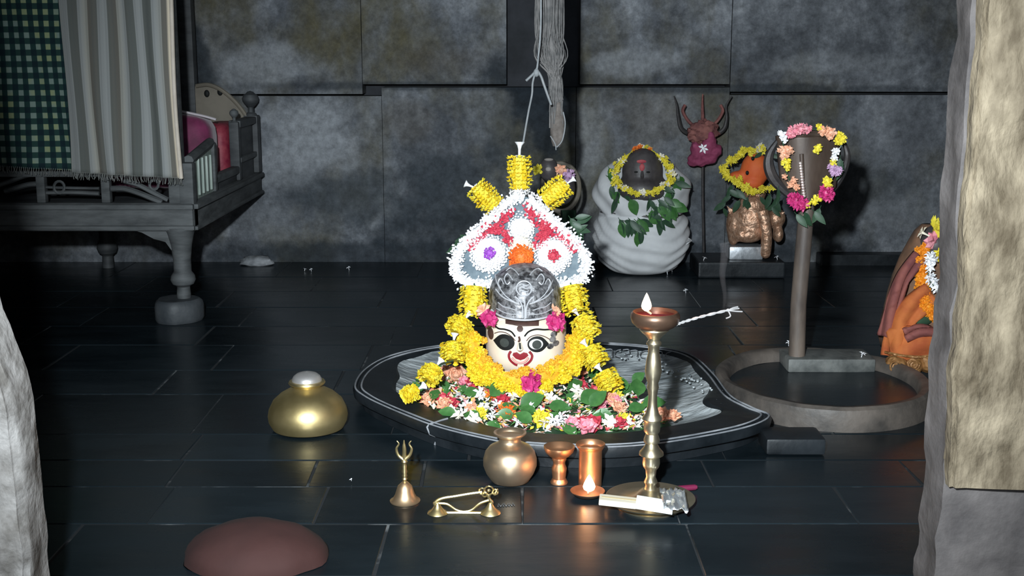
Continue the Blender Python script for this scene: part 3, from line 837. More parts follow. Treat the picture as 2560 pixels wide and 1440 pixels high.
# ------------------------------------------------------------ flower crown panel behind the head
YC = 3.24
def pc(px, py, off=0.0):                       # panel leans back a little towards the top
    z = ZY(py, YC); Y = YC + .10 * (z - .3) - off
    return P(px, py, Y)
fcw = thing('flower_crown', 'white bordered arched flower crown with red petals rising behind the silver crown', 'flower crown', pc(1300, 720))
half = [(1302, 484), (1282, 496), (1240, 533), (1205, 566), (1170, 597), (1145, 632), (1138, 668), (1155, 697), (1195, 710), (1240, 706)]
outl2 = half + [(2604 - x, y) for x, y in half[::-1][:-1]]
ol2 = spline([Vector((x, y, 0)) for x, y in outl2], 5, closed=False)
b = MB(); n = len(ol2)
fr = [pc(p.x, p.y, .0) for p in ol2]; bk = [p + Vector((0, .015, 0)) for p in fr]
b.add(fr + bk, [tuple(range(n)), tuple(range(2 * n - 1, n - 1, -1))] + [(i, i + n, (i + 1) % n + n, (i + 1) % n) for i in range(n)])
b.obj('backing', m_slate, parent=fcw, smooth=False)
b = MB(); rr = random.Random(3)
for i in range(n):
    p = ol2[i]; t = (ol2[min(i + 1, n - 1)] - ol2[max(i - 1, 0)]).normalized()
    for k in range(16):
        o_ = rr.gauss(0, 6.5); al = rr.uniform(-6, 6)
        q = pc(p.x + t.x * al - t.y * o_, p.y + t.y * al + t.x * o_, .012 + rr.uniform(0, .012))
        side = 1 if o_ > 0 else -1
        dd = Vector((-t.y * side + rr.uniform(-.6, .6), rr.uniform(-.8, -.2), -t.x * side + rr.uniform(-.6, .6)))
        b.petal(q, dd, (rr.uniform(-.5, .5), -1, rr.uniform(-.5, .5)), .0105 * rr.uniform(.7, 1.2), .0065, .1, .1)
b.tube([pc(p.x, p.y, .006) for p in ol2], 9 * sI, 8)
bd = b.obj('white_petal_border', m_whitep, parent=fcw, smooth=False, fixn=False); bd['kind'] = 'stuff'
def scatter_part(name, cpts, count, wid, m, L, W, off, seed):
    b = MB(); rr = random.Random(seed)
    sp_ = spline([Vector((x, y, 0)) for x, y in cpts], 12)
    for i in range(count):
        p = sp_[rr.randrange(len(sp_))]
        q = pc(p.x + rr.gauss(0, wid), p.y + rr.gauss(0, wid), off + rr.uniform(0, .006))
        a = rr.uniform(0, 2 * pi)
        b.petal(q, (cos(a), rr.uniform(-.7, .1), sin(a)), (rr.uniform(-.4, .4), -1, rr.uniform(-.4, .4)), L * rr.uniform(.7, 1.2), W, .1, .15)
    o = b.obj(name, m, parent=fcw, smooth=False, fixn=False); o['kind'] = 'stuff'; return o
scatter_part('red_petals', [(1276, 528), (1258, 548), (1238, 566), (1212, 580), (1190, 600), (1178, 612)], 170, 6, m_red, .011, .010, .010, 4)
scatter_part('red_petals', [(1225, 575), (1245, 572), (1262, 584), (1274, 606)], 90, 5, m_red, .011, .010, .011, 5)
scatter_part('red_petals', [(1318, 522), (1340, 542), (1362, 565), (1385, 578), (1415, 600), (1438, 622)], 230, 7, m_red, .011, .010, .010, 6)
scatter_part('red_petals', [(1372, 560), (1364, 580), (1350, 596), (1336, 612)], 120, 7, m_red, .011, .010, .011, 7)
def flower_disc(name, cx, cy, rpx, m, L, W, off, seed, shape=None, parent=None, dens=1.0):
    b = MB(); rr = random.Random(seed); n = int(rpx * rpx * .10 * dens) + 12
    for i in range(n):
        rad = rpx * sqrt((i + .5) / n); a = i * 2.399963
        if shape: rad *= shape(a)
        q = pc(cx + rad * cos(a), cy + rad * sin(a), off + .012 * (1 - (rad / rpx) ** 2))
        b.petal(q, (cos(a) + rr.uniform(-.3, .3), rr.uniform(-.9, -.3), -sin(a) + rr.uniform(-.3, .3)), (0, -1, .1), L * rr.uniform(.8, 1.2), W, .15, .15)
    c0 = pc(cx, cy, off - .004); rw = rpx * sI
    b.ell(c0, (rw * .9, .012, rw * .9), 20, 8)
    return b.obj(name, m, parent=parent or fcw, smooth=False, fixn=False)
d1 = flower_disc('white_flower_disc', 1222, 634, 45, m_whitep, .009, .008, .012, 1)
flower_disc('purple_centre', 1224, 632, 11, m_purp, .010, .008, .030, 2, parent=d1)
d2 = flower_disc('white_flower_disc', 1383, 638, 45, m_whitep, .009, .008, .012, 3)
flower_disc('red_centre', 1384, 638, 11, m_red, .010, .008, .030, 4, parent=d2)
flower_disc('white_flower_disc', 1303, 572, 31, m_whitep, .009, .008, .012, 5, shape=lambda a: 1 + .38 * max(0, abs(sin(a)) - .55) / .45)
flower_disc('cream_flower_base', 1303, 622, 30, m_cream, .009, .008, .012, 7)
flower_disc('orange_flower', 1303, 643, 27, m_oran, .012, .009, .034, 6)
# three yellow tassels with white buds
for (x0, y0, x1, y1, rad, bx, by, seed) in ((1300, 472, 1298, 396, 27, 1299, 355, 21), (1238, 516, 1192, 470, 28, 1163, 458, 22), (1360, 502, 1412, 462, 28, 1436, 446, 23)):
    a = pc(x0, y0, .012); c = pc(x1, y1, .012); d = c - a
    bb_ = barrel(9, rad * 1.08 * sI, d.length, .011, .0125, seed, 2)
    t = inst('yellow_tassel', bb_.mesh('yellow_tassel', [m_yel, m_yel2], smooth=False, fixn=False), a, quat_to(d), 1, parent=fcw)
    e = pc(bx, by, .012)
    bm_ = inst('white_bud', bud_me, c - d * .05, quat_to(e - c), ((e - c).length + d.length * .05) / .04, parent=fcw)
    for k in range(5):
        ang = 2 * pi * k / 5; 
        q = quat_to(d)
        inst('white_floret', star_me, a - d * .06 + q @ Vector((cos(ang), sin(ang), 0)) * .018, quat_to(q @ Vector((cos(ang), sin(ang), -.4))), .7, parent=fcw)
    for k in range(4):
        ang = 2 * pi * k / 4 + .4; q = quat_to(d)
        inst('white_floret', star_me, c + q @ Vector((cos(ang), sin(ang), 0)) * .008, quat_to(q @ Vector((cos(ang) * .5, sin(ang) * .5, 1))), .6, parent=fcw)

# ------------------------------------------------------------ marigold collar garland
mg = thing('marigold_collar', 'thick yellow marigold collar garland curving under the cream face', 'garland', P(1310, 960, 3.02))
ctr = spline([P(x, y, Y) for x, y, Y in ((1180, 835, 3.12), (1186, 880, 3.08), (1206, 918, 3.045), (1250, 943, 3.005), (1305, 952, 2.99), (1362, 943, 3.005), (1414, 912, 3.045), (1440, 872, 3.08), (1448, 828, 3.12))], 12)
rr = random.Random(12); n = len(ctr)
for i in range(175):
    t = i / 174; p = ctr[min(n - 1, int(t * (n - 1)))]
    o_ = rr.uniform(-1, 1)
    tocen = Vector((fc.x - p.x, 0, fc.z - p.z)).normalized()
    off = tocen * (o_ * 29 * sI) + Vector((0, rr.uniform(-.022, .005), 0))
    inner = o_ > .45
    inst('marigold', marigold_g if inner else marigold, p + off, (rr.uniform(0, 6), rr.uniform(0, 6), rr.uniform(0, 6)), rr.uniform(.8, 1.05) * (.75 if inner else 1), parent=mg)
b = MB(); b.tube(ctr, 17 * sI, 8); b.obj('garland_core', m_yelo, parent=mg)
# spaced yellow tassel garland falling at both sides
for side, lst in (('left', [(1185, 718, 1180, 785, 34), (1160, 800, 1140, 830, 30), (1132, 858, 1132, 898, 29), (1088, 918, 1068, 948, 26), (1040, 976, 1016, 990, 19)]),
                  ('right', [(1428, 716, 1440, 778, 33), (1452, 792, 1474, 836, 30), (1474, 870, 1494, 908, 29), (1510, 932, 1530, 970, 30)])):
    yy = {'left': (3.17, 3.12, 3.06, 2.98, 2.9), 'right': (3.17, 3.12, 3.06, 2.98)}[side]
    tg = thing('tassel_garland', 'spaced yellow flower tassel string falling on the idol\'s %s side of the picture' % side, 'garland', P(lst[-1][2], lst[-1][3], yy[-1]), group=None)
    tg['label'] = 'string of yellow flower tufts hanging down %s of the silver crown and face' % side
    prev = None; cord = []
    for k, (x0, y0, x1, y1, rad) in enumerate(lst):
        a = P(x0, y0, yy[k]); c = P(x1, y1, yy[k] - .02); d = c - a
        bb_ = barrel(8, rad * 1.05 * sI, d.length, .013, .0125, 40 + k + len(side), 2)
        inst('yellow_tuft', bb_.mesh('yellow_tuft', [m_yel, m_yel2], smooth=False, fixn=False), a, quat_to(d), 1, parent=tg)
        cord += [a - d * .15, c + d * .1]
        if k >= 1:
            dirb = (-d).normalized()
            inst('white_bud', bud_me, a - dirb * .012, quat_to(dirb + Vector((.15 if side == 'left' else -.35, 0, .1))), .95, parent=tg)
    b = MB(); b.tube(cord, .0022, 6); b.obj('cord', m_leafd, parent=tg)
# magenta roses
for px, py, Y, s, lab in ((1222, 795, 3.06, 1.0, 'magenta rose at the left temple of the idol face'), (1391, 802, 3.05, 1.1, 'magenta rose at the right temple of the idol face'),
                          (1328, 955, 2.965, 1.15, 'magenta rose pinned on the bottom of the marigold collar')):
    o = inst('magenta_rose', mag_me, P(px, py, Y), (.3, .2, px), (s, s, s * 1.15)); tag(o, lab, 'rose', 'magenta roses on the idol')
for px, py, lab in ((1210, 778, 'peach bloom tucked above the left magenta rose'), (1384, 780, 'peach bloom tucked above the right magenta rose')):
    o = inst('peach_flower', peach_me, P(px, py, 3.06), (radians(70), 0, px), .8); tag(o, lab, 'flower', 'peach blooms at the temples')

# ------------------------------------------------------------ heap of offered flowers
def heap_z(x, y):
    d = sqrt(((x - fc.x) / .36) ** 2 + ((y - 3.1) / .40) ** 2)
    return .033 + .030 * max(0, 1 - d) ** .8 + .006 * noise.noise(Vector((x * 22, y * 22, 1)))
def on_heap(px, py):
    z = .07
    for _ in range(8):
        p = G(px, py, z); z = .5 * z + .5 * heap_z(p.x, p.y)
    return G(px, py, z)
heap_poly = [(1012, 984), (1050, 945), (1110, 918), (1180, 905), (1420, 905), (1500, 930), (1555, 960), (1600, 1000), (1640, 1030), (1680, 1052), (1600, 1074), (1450, 1086), (1300, 1080), (1180, 1062), (1085, 1032), (1030, 1004)]
def inpoly(x, y, poly):
    c = False; j = len(poly) - 1
    for i in range(len(poly)):
        xi, yi = poly[i]; xj, yj = poly[j]
        if (yi > y) != (yj > y) and x < (xj - xi) * (y - yi) / (yj - yi) + xi: c = not c
        j = i
    return c
hp = [on_heap(x, y) for x, y in heap_poly]
b = MB(); cx_ = fc.x; cy_ = 3.0
rs = []
hs = spline(hp, 4, closed=True)
for s in (1.02, .98, .85, .65, .45, .25, .1):
    ring = []
    for p in hs:
        x = cx_ + (p.x - cx_) * s; y = cy_ + (p.y - cy_) * s
        ring.append(Vector((x, y, (.012 if s > 1 else heap_z(x, y) - .006))))
    rs.append(ring)
rings_mesh(b, rs, cap_top=True)
rr = random.Random(77); cnt = 0
b.mi = 1
while cnt < 1700:
    x = rr.uniform(1005, 1690); y = rr.uniform(905, 1090)
    if not inpoly(x, y, heap_poly): continue
    cnt += 1; p = on_heap(x, y); a = rr.uniform(0, 2 * pi)
    b.mi = rr.choices((1, 2, 3, 4, 5, 6, 7), (26, 9, 22, 24, 10, 8, 7))[0]
    b.petal(p + Vector((0, 0, rr.uniform(-.004, .006))), (cos(a), sin(a), rr.uniform(-.1, .7)), (0, 0, 1), rr.uniform(.014, .026), rr.uniform(.008, .014), rr.uniform(-.1, .3), .2)
hpo = b.obj('petal_heap', [m_leafd, m_cream, m_whitep, m_peach, m_leaf, m_crim, m_yel2, m_pink], loc=(cx_, cy_, .03), smooth=False, fixn=False)
tag(hpo, 'loose mixed petals and leaf bits heaped in the basin below the idol', 'petals', kind='stuff')
placed = []
ROWN = ('nearest the collar', 'across its middle', 'along its front edge')
drops = {}
def drop(me, name, px, py, s, lab, cat, grp, tilt=.3, dz=.008, rz=None):
    p = on_heap(px, py) + Vector((0, 0, dz))
    lean = (.75 if 'leaf' in name else .55) + R.uniform(-tilt, tilt)
    q = Quaternion((1, 0, 0), lean) @ Quaternion((0, 1, 0), R.uniform(-tilt, tilt)) @ Quaternion((0, 0, 1), R.uniform(0, 6.28) if rz is None else rz)
    o = inst(name, me, p, q, s)
    tag(o, lab, cat, grp); drops.setdefault(grp, []).append((px, py, o, lab)); return o
def ordinal(n):
    return ('first second third fourth fifth sixth seventh eighth ninth tenth eleventh twelfth thirteenth fourteenth fifteenth sixteenth seventeenth eighteenth nineteenth twentieth'.split() + ['%dth' % k for k in range(21, 60)])[n]
def name_drops():
    for grp, lst in drops.items():
        for band in range(3):
            sel = sorted([d for d in lst if (0 if d[1] < 975 else 1 if d[1] < 1032 else 2) == band], key=lambda d: d[0])
            for k, d in enumerate(sel):
                if len(sel) == 1: d[2]['label'] = 'the only %s of the flower heap %s' % (d[3], ROWN[band])
                elif k == len(sel) - 1: d[2]['label'] = 'rightmost %s of the flower heap %s' % (d[3], ROWN[band])
                elif k == 0: d[2]['label'] = 'leftmost %s of the flower heap %s' % (d[3], ROWN[band])
                else: d[2]['label'] = '%s %s from the left of the flower heap %s' % (ordinal(k), d[3], ROWN[band])
leaves_px = [(1120, 985, 1.5), (1150, 978, 1.2), (1190, 945, 1.2), (1235, 990, 1.6), (1225, 1005, 1.4), (1290, 960, 1.0), (1300, 1030, 1.5), (1285, 1050, 1.1), (1330, 1000, 1.0), (1370, 1030, 1.3), (1395, 1045, 1.2),
             (1450, 1020, 1.5), (1475, 1032, 1.3), (1500, 1045, 1.4), (1530, 1050, 1.2), (1470, 955, 1.2), (1480, 965, 1.1), (1540, 985, 1.3), (1560, 995, 1.2), (1595, 1005, 1.4), (1605, 1025, 1.4), (1570, 1040, 1.1), (1550, 1060, 1.2),
             (1200, 1060, 1.1), (1240, 1066, 1.3), (1330, 1072, 1.1), (1410, 1075, 1.1), (1080, 1015, 1.0), (1060, 990, 1.0), (1420, 985, 1.2), (1415, 1000, 1.2), (1250, 1040, 1.1), (1160, 1000, 1.1), (1340, 1050, 1.1), (1610, 990, 1.2), (1510, 1005, 1.1),
             (1360, 985, 1.0), (1140, 1050, 1.0), (1100, 965, 1.1), (1580, 970, 1.0)]
for x, y, s in leaves_px:
    drop(leaf_me, 'green_leaf', x, y, s * .92, 'broad green leaf', 'leaf', 'green leaves in the flower heap', .25, .016)
for x, y, s in [(1115, 945, 1.3), (1140, 950, 1.4), (1160, 940, 1.1), (1088, 1000, 1.1), (1070, 1010, 1.0), (1110, 1022, 1.0), (1440, 938, 1.0), (1460, 935, 1.0), (1655, 1050, 1.1), (1680, 1052, 1.0), (1545, 1030, 1.0), (1530, 1010, 1.0), (1400, 960, .9), (1270, 970, .9), (1215, 975, .9), (1180, 1035, .9), (1640, 1045, .9)]:
    drop(peach_me, 'peach_flower', x, y, s * .9, 'peach bloom', 'flower', 'peach blooms in the flower heap')
for x, y, s in [(1075, 960, 1.2), (1092, 962, 1.1), (1180, 970, 1.2), (1200, 960, 1.0), (1110, 1012, 1.2), (1130, 1018, 1.0), (1490, 990, 1.2), (1495, 1005, 1.2), (1455, 975, 1.0), (1380, 958, 1.1), (1400, 955, 1.0), (1480, 1072, 1.4), (1455, 1070, 1.2), (1550, 1070, 1.1), (1185, 985, 1.1), (1260, 1010, 1.0), (1160, 925, .9), (1175, 918, .8), (1270, 985, 1.0)]:
    drop(red_me, 'red_flower', x, y, s, 'deep red bloom', 'flower', 'red blooms in the flower heap')
for x, y, s in [(1280, 982, 1.1), (1300, 978, 1.1), (1318, 976, 1.0), (1265, 1036, 1.2), (1268, 1045, 1.0), (1230, 1000, .9), (1350, 965, .9)]:
    drop(orange_me, 'orange_flower', x, y, s, 'orange bloom', 'flower', 'orange blooms in the flower heap')
for x, y, s in [(1140, 1000, 1.3), (1195, 990, 1.3), (1202, 1000, 1.1), (1170, 1025, 1.2), (1178, 1030, 1.2), (1155, 1045, 1.2), (1185, 1050, 1.1), (1220, 1035, 1.1), (1330, 1030, 1.1), (1340, 1015, 1.1), (1380, 1060, 1.3), (1395, 1068, 1.2), (1405, 1055, 1.2), (1360, 1070, 1.1), (1440, 955, 1.1), (1435, 965, 1.1), (1310, 1045, 1.1), (1230, 1055, 1.2), (1420, 1030, 1.1), (1350, 1040, 1.1), (1290, 1070, 1.2), (1425, 1060, 1.1), (1060, 985, 1.0), (1240, 1020, 1.1), (1520, 1065, 1.1), (1090, 925, .9)]:
    drop(star_me, 'white_flower', x, y, s * .85, 'white starry bloom', 'flower', 'white blooms in the flower heap', .6)
for x, y, s in [(1460, 995, 1.3), (1450, 1005, 1.2), (1325, 995, 1.1), (1520, 1065, 1.3), (1210, 1035, 1.2), (1180, 1058, 1.3), (1150, 1055, 1.2), (1620, 1062, 1.2), (1600, 1065, 1.2), (1355, 1000, 1.2), (1375, 1005, 1.1), (1345, 980, 1.1), (1440, 985, 1.1), (1565, 1010, 1.2), (1280, 1005, 1.1), (1395, 1020, 1.1), (1575, 1068, 1.1), (1125, 1040, 1.1)]:
    drop(cream_me, 'cream_flower', x, y, s, 'cream starry bloom', 'flower', 'cream blooms in the flower heap', .6)
for x, y, s in [(1345, 1005, 1.0), (1355, 1060, 1.1), (1350, 1052, .9), (1540, 1000, .9), (1200, 1045, .9), (1310, 1060, .8), (1560, 1058, .8)]:
    drop(lemon_me, 'yellow_flower', x, y, s, 'small yellow bloom', 'flower', 'yellow blooms in the flower heap')
for x, y, s in [(1190, 978, 1.2), (1470, 1078, 1.3), (1430, 1072, 1.2), (1540, 1015, 1.0), (1075, 975, 1.0), (1160, 965, 1.0), (1500, 1020, 1.0)]:
    drop(pink_me, 'pink_flower', x, y, s, 'soft pink bloom', 'flower', 'pink blooms in the flower heap')

name_drops()

# ------------------------------------------------------------ brass and copper vessels
def vessel(name, label, cat, cx, Y, parts):
    """parts: (part name, material, [(r px, row)])"""
    x = XY(cx, 1150, Y)
    root = thing(name, label, cat, (x, Y, 0)); out = {}
    for nm, m, prof in parts:
        b = MB(); pr_ = [(r * S(Y, y), ZY(y, Y)) for r, y in prof]
        b.lathe(x, Y, pr_, 48, close=(nm != 'rim_open')); out[nm] = b.obj(nm, m, parent=root, smooth=50)
    return root, out
def rowz(z, Y):      # picture row of height z at depth Y
    v = (Vector((0, Y, z)) - CAM); f = v.y * CP - v.z * SP; u = v.y * SP + v.z * CP
    return 720 - F * u / f
Yp = 2.90; r0 = rowz(0.0, Yp)
vessel('brass_water_pot', 'large round brass water pot with a steel lid standing on the floor', 'pot', 774, Yp, [
    ('body', m_brass, [(52, r0), (70, r0 - 4), (88, 1066), (97, 1050), (99, 1036), (96, 1020), (86, 1000), (68, 984), (50, 974), (38, 968), (33, 964)]),
    ('collar', m_brass2, [(33, 968), (36, 963), (44, 959), (46, 956), (44, 952), (36, 951)]),
    ('lid', m_lid, [(37, 953), (37, 947), (33, 940), (25, 934), (12, 930), (3, 929), (0, 928)])])
Yp = 2.52; r0 = rowz(0.0, Yp)
vessel('bronze_lota', 'round bronze lota with narrow neck shining before the basin', 'pot', 1275, Yp, [
    ('body', m_lota, [(30, r0), (47, r0 - 4), (60, 1180), (67, 1162), (67, 1146), (62, 1129), (52, 1117), (38, 1110), (29, 1106), (27, 1100), (27, 1093), (30, 1088)]),
    ('rim', m_lota, [(30, 1092), (36, 1087), (41, 1083), (41, 1080), (36, 1080), (30, 1086), (26, 1094)])])
Yp = 2.51; r0 = rowz(0.0, Yp)
vessel('copper_cup', 'small copper footed cup with flared rim beside the bronze lota', 'cup', 1398, Yp, [
    ('foot', m_copper, [(21, r0), (22, r0 - 3), (19, r0 - 8), (17, r0 - 12)]),
    ('stem', m_copper, [(16, r0 - 10), (18, 1178), (19, 1170), (15, 1160), (15, 1154), (18, 1148), (18, 1142)]),
    ('bowl', m_copper, [(17, 1144), (26, 1138), (35, 1129), (39, 1119), (39, 1115), (36, 1116), (30, 1128), (16, 1136), (0, 1138)])])
Yp = 2.49; r0 = rowz(0.0, Yp)
vessel('copper_tumbler', 'upright copper tumbler with flared rim behind the small floor flame', 'tumbler', 1476, Yp, [
    ('body', m_copper, [(26, r0), (29, r0 - 4), (29, 1180), (29, 1150), (29, 1126), (31, 1120)]),
    ('rim', m_copper, [(30, 1122), (35, 1115), (37, 1111), (36, 1108), (32, 1112), (27, 1122), (26, 1190), (0, 1192)])])
def flame(b, base, h, r):
    pr_ = [(r * .35, 0), (r * .85, h * .12), (r, h * .27), (r * .86, h * .45), (r * .55, h * .68), (r * .25, h * .88), (0, h)]
    b.lathe(base.x, base.y, [(a, base.z + z) for a, z in pr_], 16)
# small floor flame
Yp = 2.43; x_ = XY(1470, 1240, Yp)
dl, _ = vessel('floor_oil_lamp', 'small lit oil lamp dish on the floor before the copper tumbler', 'oil lamp', 1470, Yp, [
    ('dish', m_brassd, [(22, rowz(0, Yp)), (34, rowz(.004, Yp)), (44, rowz(.012, Yp)), (43, rowz(.013, Yp)), (32, rowz(.007, Yp)), (0, rowz(.006, Yp))])])
b = MB(); b.tube([(x_, Yp, .007), (x_ + .002, Yp - .002, .016)], .0025, 6); b.obj('wick', m_wick, parent=dl)
b = MB(); flame(b, Vector((x_ + .002, Yp - .002, .012)), .038, .0135); b.obj('flame', m_flame2, parent=dl).visible_shadow = False
# tall lamp
YL = 2.37; cxl = 1628; r0 = rowz(0, YL)
lamp, lo_ = vessel('tall_oil_lamp', 'tall turned brass oil lamp on a broad round base at right', 'oil lamp', cxl, YL, [
    ('foot', m_lampb, [(78, r0), (80, r0 - 4), (70, r0 - 9), (62, r0 - 12)]),
    ('base_plate', m_lampb, [(60, r0 - 10), (100, r0 - 16), (110, r0 - 20), (112, r0 - 24), (108, r0 - 24), (90, r0 - 18), (60, r0 - 20), (38, r0 - 30), (24, r0 - 42), (17, 1222)]),
    ('stem', m_lampb, [(17, 1226), (13, 1212), (17, 1205), (16, 1201), (12, 1192), (14, 1174), (20, 1166), (22, 1158), (21, 1142), (26, 1139), (31, 1136), (30, 1130), (21, 1120), (14, 1108), (20, 1104), (20, 1098), (15, 1084), (20, 1078), (21, 1066), (20, 1052), (25, 1047), (24, 1042), (17, 1034), (12, 1014), (11, 988), (13, 976), (15, 968), (13, 958), (18, 944), (21, 928), (18, 900), (14, 882), (14, 866), (19, 860), (18, 855), (14, 851), (15, 845)]),
    ('cup_holder', m_lampb, [(15, 847), (22, 838), (30, 832), (37, 824), (36, 821), (20, 822)]),
])
# bowl, slightly right of the stem axis
xb = XY(1638, 800, YL); b = MB(); kb = S(YL, 800)
bp_ = [(30, 824), (48, 816), (58, 806), (62, 794), (61, 785), (56, 779), (53, 779), (53, 788), (40, 796)]
b.lathe(xb, YL, [(r * kb, ZY(y, YL)) for r, y in bp_], 48); bowl = b.obj('lamp_bowl', m_brassd, parent=lamp)
b = MB(); b.lathe(xb, YL, [(53 * kb, ZY(788, YL)), (30 * kb, ZY(787, YL)), (0, ZY(787, YL))], 40, close=False); b.obj('oil', m_oil, parent=bowl)
fb_ = Vector((XY(1616, 775, YL - .02), YL - .02, ZY(776, YL - .02)))
b = MB(); b.tube([fb_ + Vector((.01, .005, -.008)), fb_, fb_ + Vector((-.001, 0, .004))], .0022, 6); b.obj('wick', m_wick, parent=bowl)
b = MB(); flame(b, fb_ + Vector((0, 0, -.001)), 46 * kb, 13 * kb); b.obj('flame', m_flame2, parent=bowl).visible_shadow = False
for nm, p, e in (('lamp_flame_light', fb_ + Vector((0, -.002, .02)), .6), ('floor_flame_light', Vector((x_, Yp - .004, .03)), .45)):
    ld = bpy.data.lights.new(nm, 'POINT'); ld.energy = e; ld.color = (1, .42, .16); ld.shadow_soft_size = .012
    lob = bpy.data.objects.new(nm, ld); COL.objects.link(lob); lob.location = p
# incense twist stuck at the bowl
b = MB(); pts = [P(1690, 812, YL - .01), P(1712, 804, YL - .01), P(1760, 790, YL - .01), P(1822, 775, YL - .01)]
sp2 = spline(pts, 8)
for ph in (0, pi):
    b.tube([p + Vector((0, cos(i * 1.1 + ph) * .0016, sin(i * 1.1 + ph) * .0016)) for i, p in enumerate(sp2)], .0018, 6)
tw = thing('incense_twist', 'white twisted incense wick sticking out from the right of the lamp bowl', 'incense', P(1700, 810, YL - .01))
b.obj('twisted_stem', m_twine, parent=tw)
e0 = P(1820, 776, YL - .01)
for tgt, mid in (((1845, 767), (1832, 770)), ((1856, 779), (1838, 778)), ((1815, 796), (1826, 790)), ((1848, 771), (1835, 773))):
    b = MB(); b.tube(spline([e0, P(*mid, YL - .012), P(*tgt, YL - .01)], 5), .0014, 5); b.obj('frayed_end', m_twine, parent=tw)
# packets lying on the lamp base
zt = .030
def flat_box(name, label, cat, cx, cy, z, L, W, H, rz, m, tilt=0.0, rx=0.0):
    p = G(cx, cy, z); b = MB(); rot = Euler((rx, tilt, rz)).to_matrix()
    b.box(p + Vector((0, 0, 0)), (L, W, H), bev=min(H * .2, .002), rot=rot)
    o = b.obj(name, m, loc=p, smooth=False); tag(o, label, cat); return o, rot, p
o, rot, p = flat_box('incense_box', 'cream card box lying across the left of the lamp base', 'box', 1550, 1254, .034, .085, .036, .012, radians(-7), m_box, radians(4))
b = MB(); b.box(p + rot @ Vector((0, 0, .0066)), (.076, .004, .0006), rot=rot); b.obj('printed_stripe', mat('tan_print', (.55, .42, .22), None, rough=.6), parent=o)
o, rot, p = flat_box('paper_sheet', 'bright white folded paper on the lamp base beside the cream box', 'paper', 1636, 1262, .037, .075, .05, .004, radians(-10), m_paper, radians(6), radians(8))
b = MB()
rr = random.Random(2)
def crumple(u, v):
    q = G(1660 + 62 * u - 12 * v, 1272 - 42 * v + 6 * u, .036)
    return q + Vector((0, 0, .014 * noise.noise(Vector((u * 5, v * 4, 3))) + .010 * v))
b.grid(crumple, 14, 10); 
o = b.obj('foil_wrapper', m_foil, loc=G(1690, 1262, .036), smooth=25); sd = o.modifiers.new('solid', 'SOLIDIFY'); sd.thickness = .001
tag(o, 'crumpled silver foil wrapper on the right side of the lamp base', 'wrapper')
b = MB(); p0 = G(1690, 1222, .010); p1 = G(1738, 1218, .010)
b.tube([p0, p0 + (p1 - p0) * .8, p1], [.0065, .0065, .0062], 12); b.tube([p1, p1 + (p1 - p0) * .08], .0045, 12)
tag(b.obj('maroon_lighter', m_maroon, loc=p0), 'small maroon tube lying on the floor behind the lamp base', 'lighter')

# bell with trident handle
YB = 2.40; r0 = rowz(0, YB); xbell = XY(1011, 1230, YB); kb = S(YB, 1230)
bell, _ = vessel('trident_bell', 'small brass hand bell with a trident-headed handle standing on the floor', 'bell', 1011, YB, [
    ('bell_cup', mat('rosy_brass', (.66, .44, .26), (.74, .54, .34), 14, .40, metal=.92), [(37, r0), (38, r0 - 3), (31, 1246), (25, 1236), (21, 1224), (18, 1215), (11, 1208), (7, 1204)]),
    ('handle', m_brass2, [(6, 1206), (5, 1200), (7, 1197), (5, 1193), (7, 1189), (5, 1184), (7, 1179), (5, 1172), (6, 1165), (5, 1158), (8, 1154), (6, 1150)])])
th = lambda px, py: P(px, py, YB)
b = MB(); b.tube(spline([th(1010, 1152), th(1011, 1130), th(1010, 1112), th(1010, 1100)], 4), [.0042] * 6 + [.004, .0036, .003, .0022, .0018, .0014, .0008][:7], 8); b.obj('middle_prong', m_brass2, parent=bell)
for sg in (-1, 1):
    b = MB(); pts = spline([th(1010, 1150), th(1010 + sg * 14, 1138), th(1010 + sg * 19, 1122), th(1010 + sg * 13, 1110), th(1010 + sg * 18, 1102)], 5)
    b.tube(pts, [.0042 * (1 - .75 * i / len(pts)) for i in range(len(pts))], 8); b.obj('side_prong', m_brass2, parent=bell)

# brass cradle-shaped stand
YS = 2.335
st = thing('brass_stand', 'small brass stand with two cone feet and slanting ornate rod on the floor', 'stand', (XY(1158, 1282, YS), YS, 0))
Tq = lambda px, py, dy=0: P(px, py, YS + dy)
for px in (1094, 1226):
    b = MB(); x = XY(px, 1275, YS); k = S(YS, 1275)
    b.lathe(x, YS, [(26 * k, 0), (25 * k, .002), (15 * k, .008), (9 * k, .015), (5 * k, .022), (0, .024)], 24); b.obj('cone_foot', m_brass2, parent=st)
b = MB(); b.tube([Tq(1100, 1281), Tq(1160, 1282), Tq(1220, 1282)], .0036, 8); b.obj('base_bar', m_brass2, parent=st)
b = MB(); b.tube(spline([Tq(1095, 1258), Tq(1118, 1260), Tq(1140, 1274), Tq(1160, 1279), Tq(1180, 1274), Tq(1200, 1258), Tq(1222, 1250)], 6), .003, 8); b.obj('dipped_bar', m_brass2, parent=st)
b = MB(); b.tube(spline([Tq(1094, 1268), Tq(1087, 1258), Tq(1105, 1246), Tq(1140, 1240), Tq(1175, 1234), Tq(1205, 1230)], 6), .0036, 8); b.obj('slanting_rod', m_brass2, parent=st)
b = MB(); b.tube(spline([Tq(1226, 1270), Tq(1230, 1256), Tq(1222, 1245), Tq(1224, 1236)], 5), .003, 8); b.obj('upright', m_brass2, parent=st)
b = MB()
for cx, cy, r in ((1205, 1228, 8), (1222, 1226, 11), (1212, 1236, 6), (1238, 1230, 7)):
    b.tube([Tq(cx + r * cos(2 * pi * k / 12), cy + r * sin(2 * pi * k / 12), .003 * cos(k)) for k in range(12)], .0018, 6, closed=True)
b.ell(Tq(1222, 1226), (.004, .004, .004), 8, 6); b.tube([Tq(1236, 1236), Tq(1244, 1222)], .002, 6)
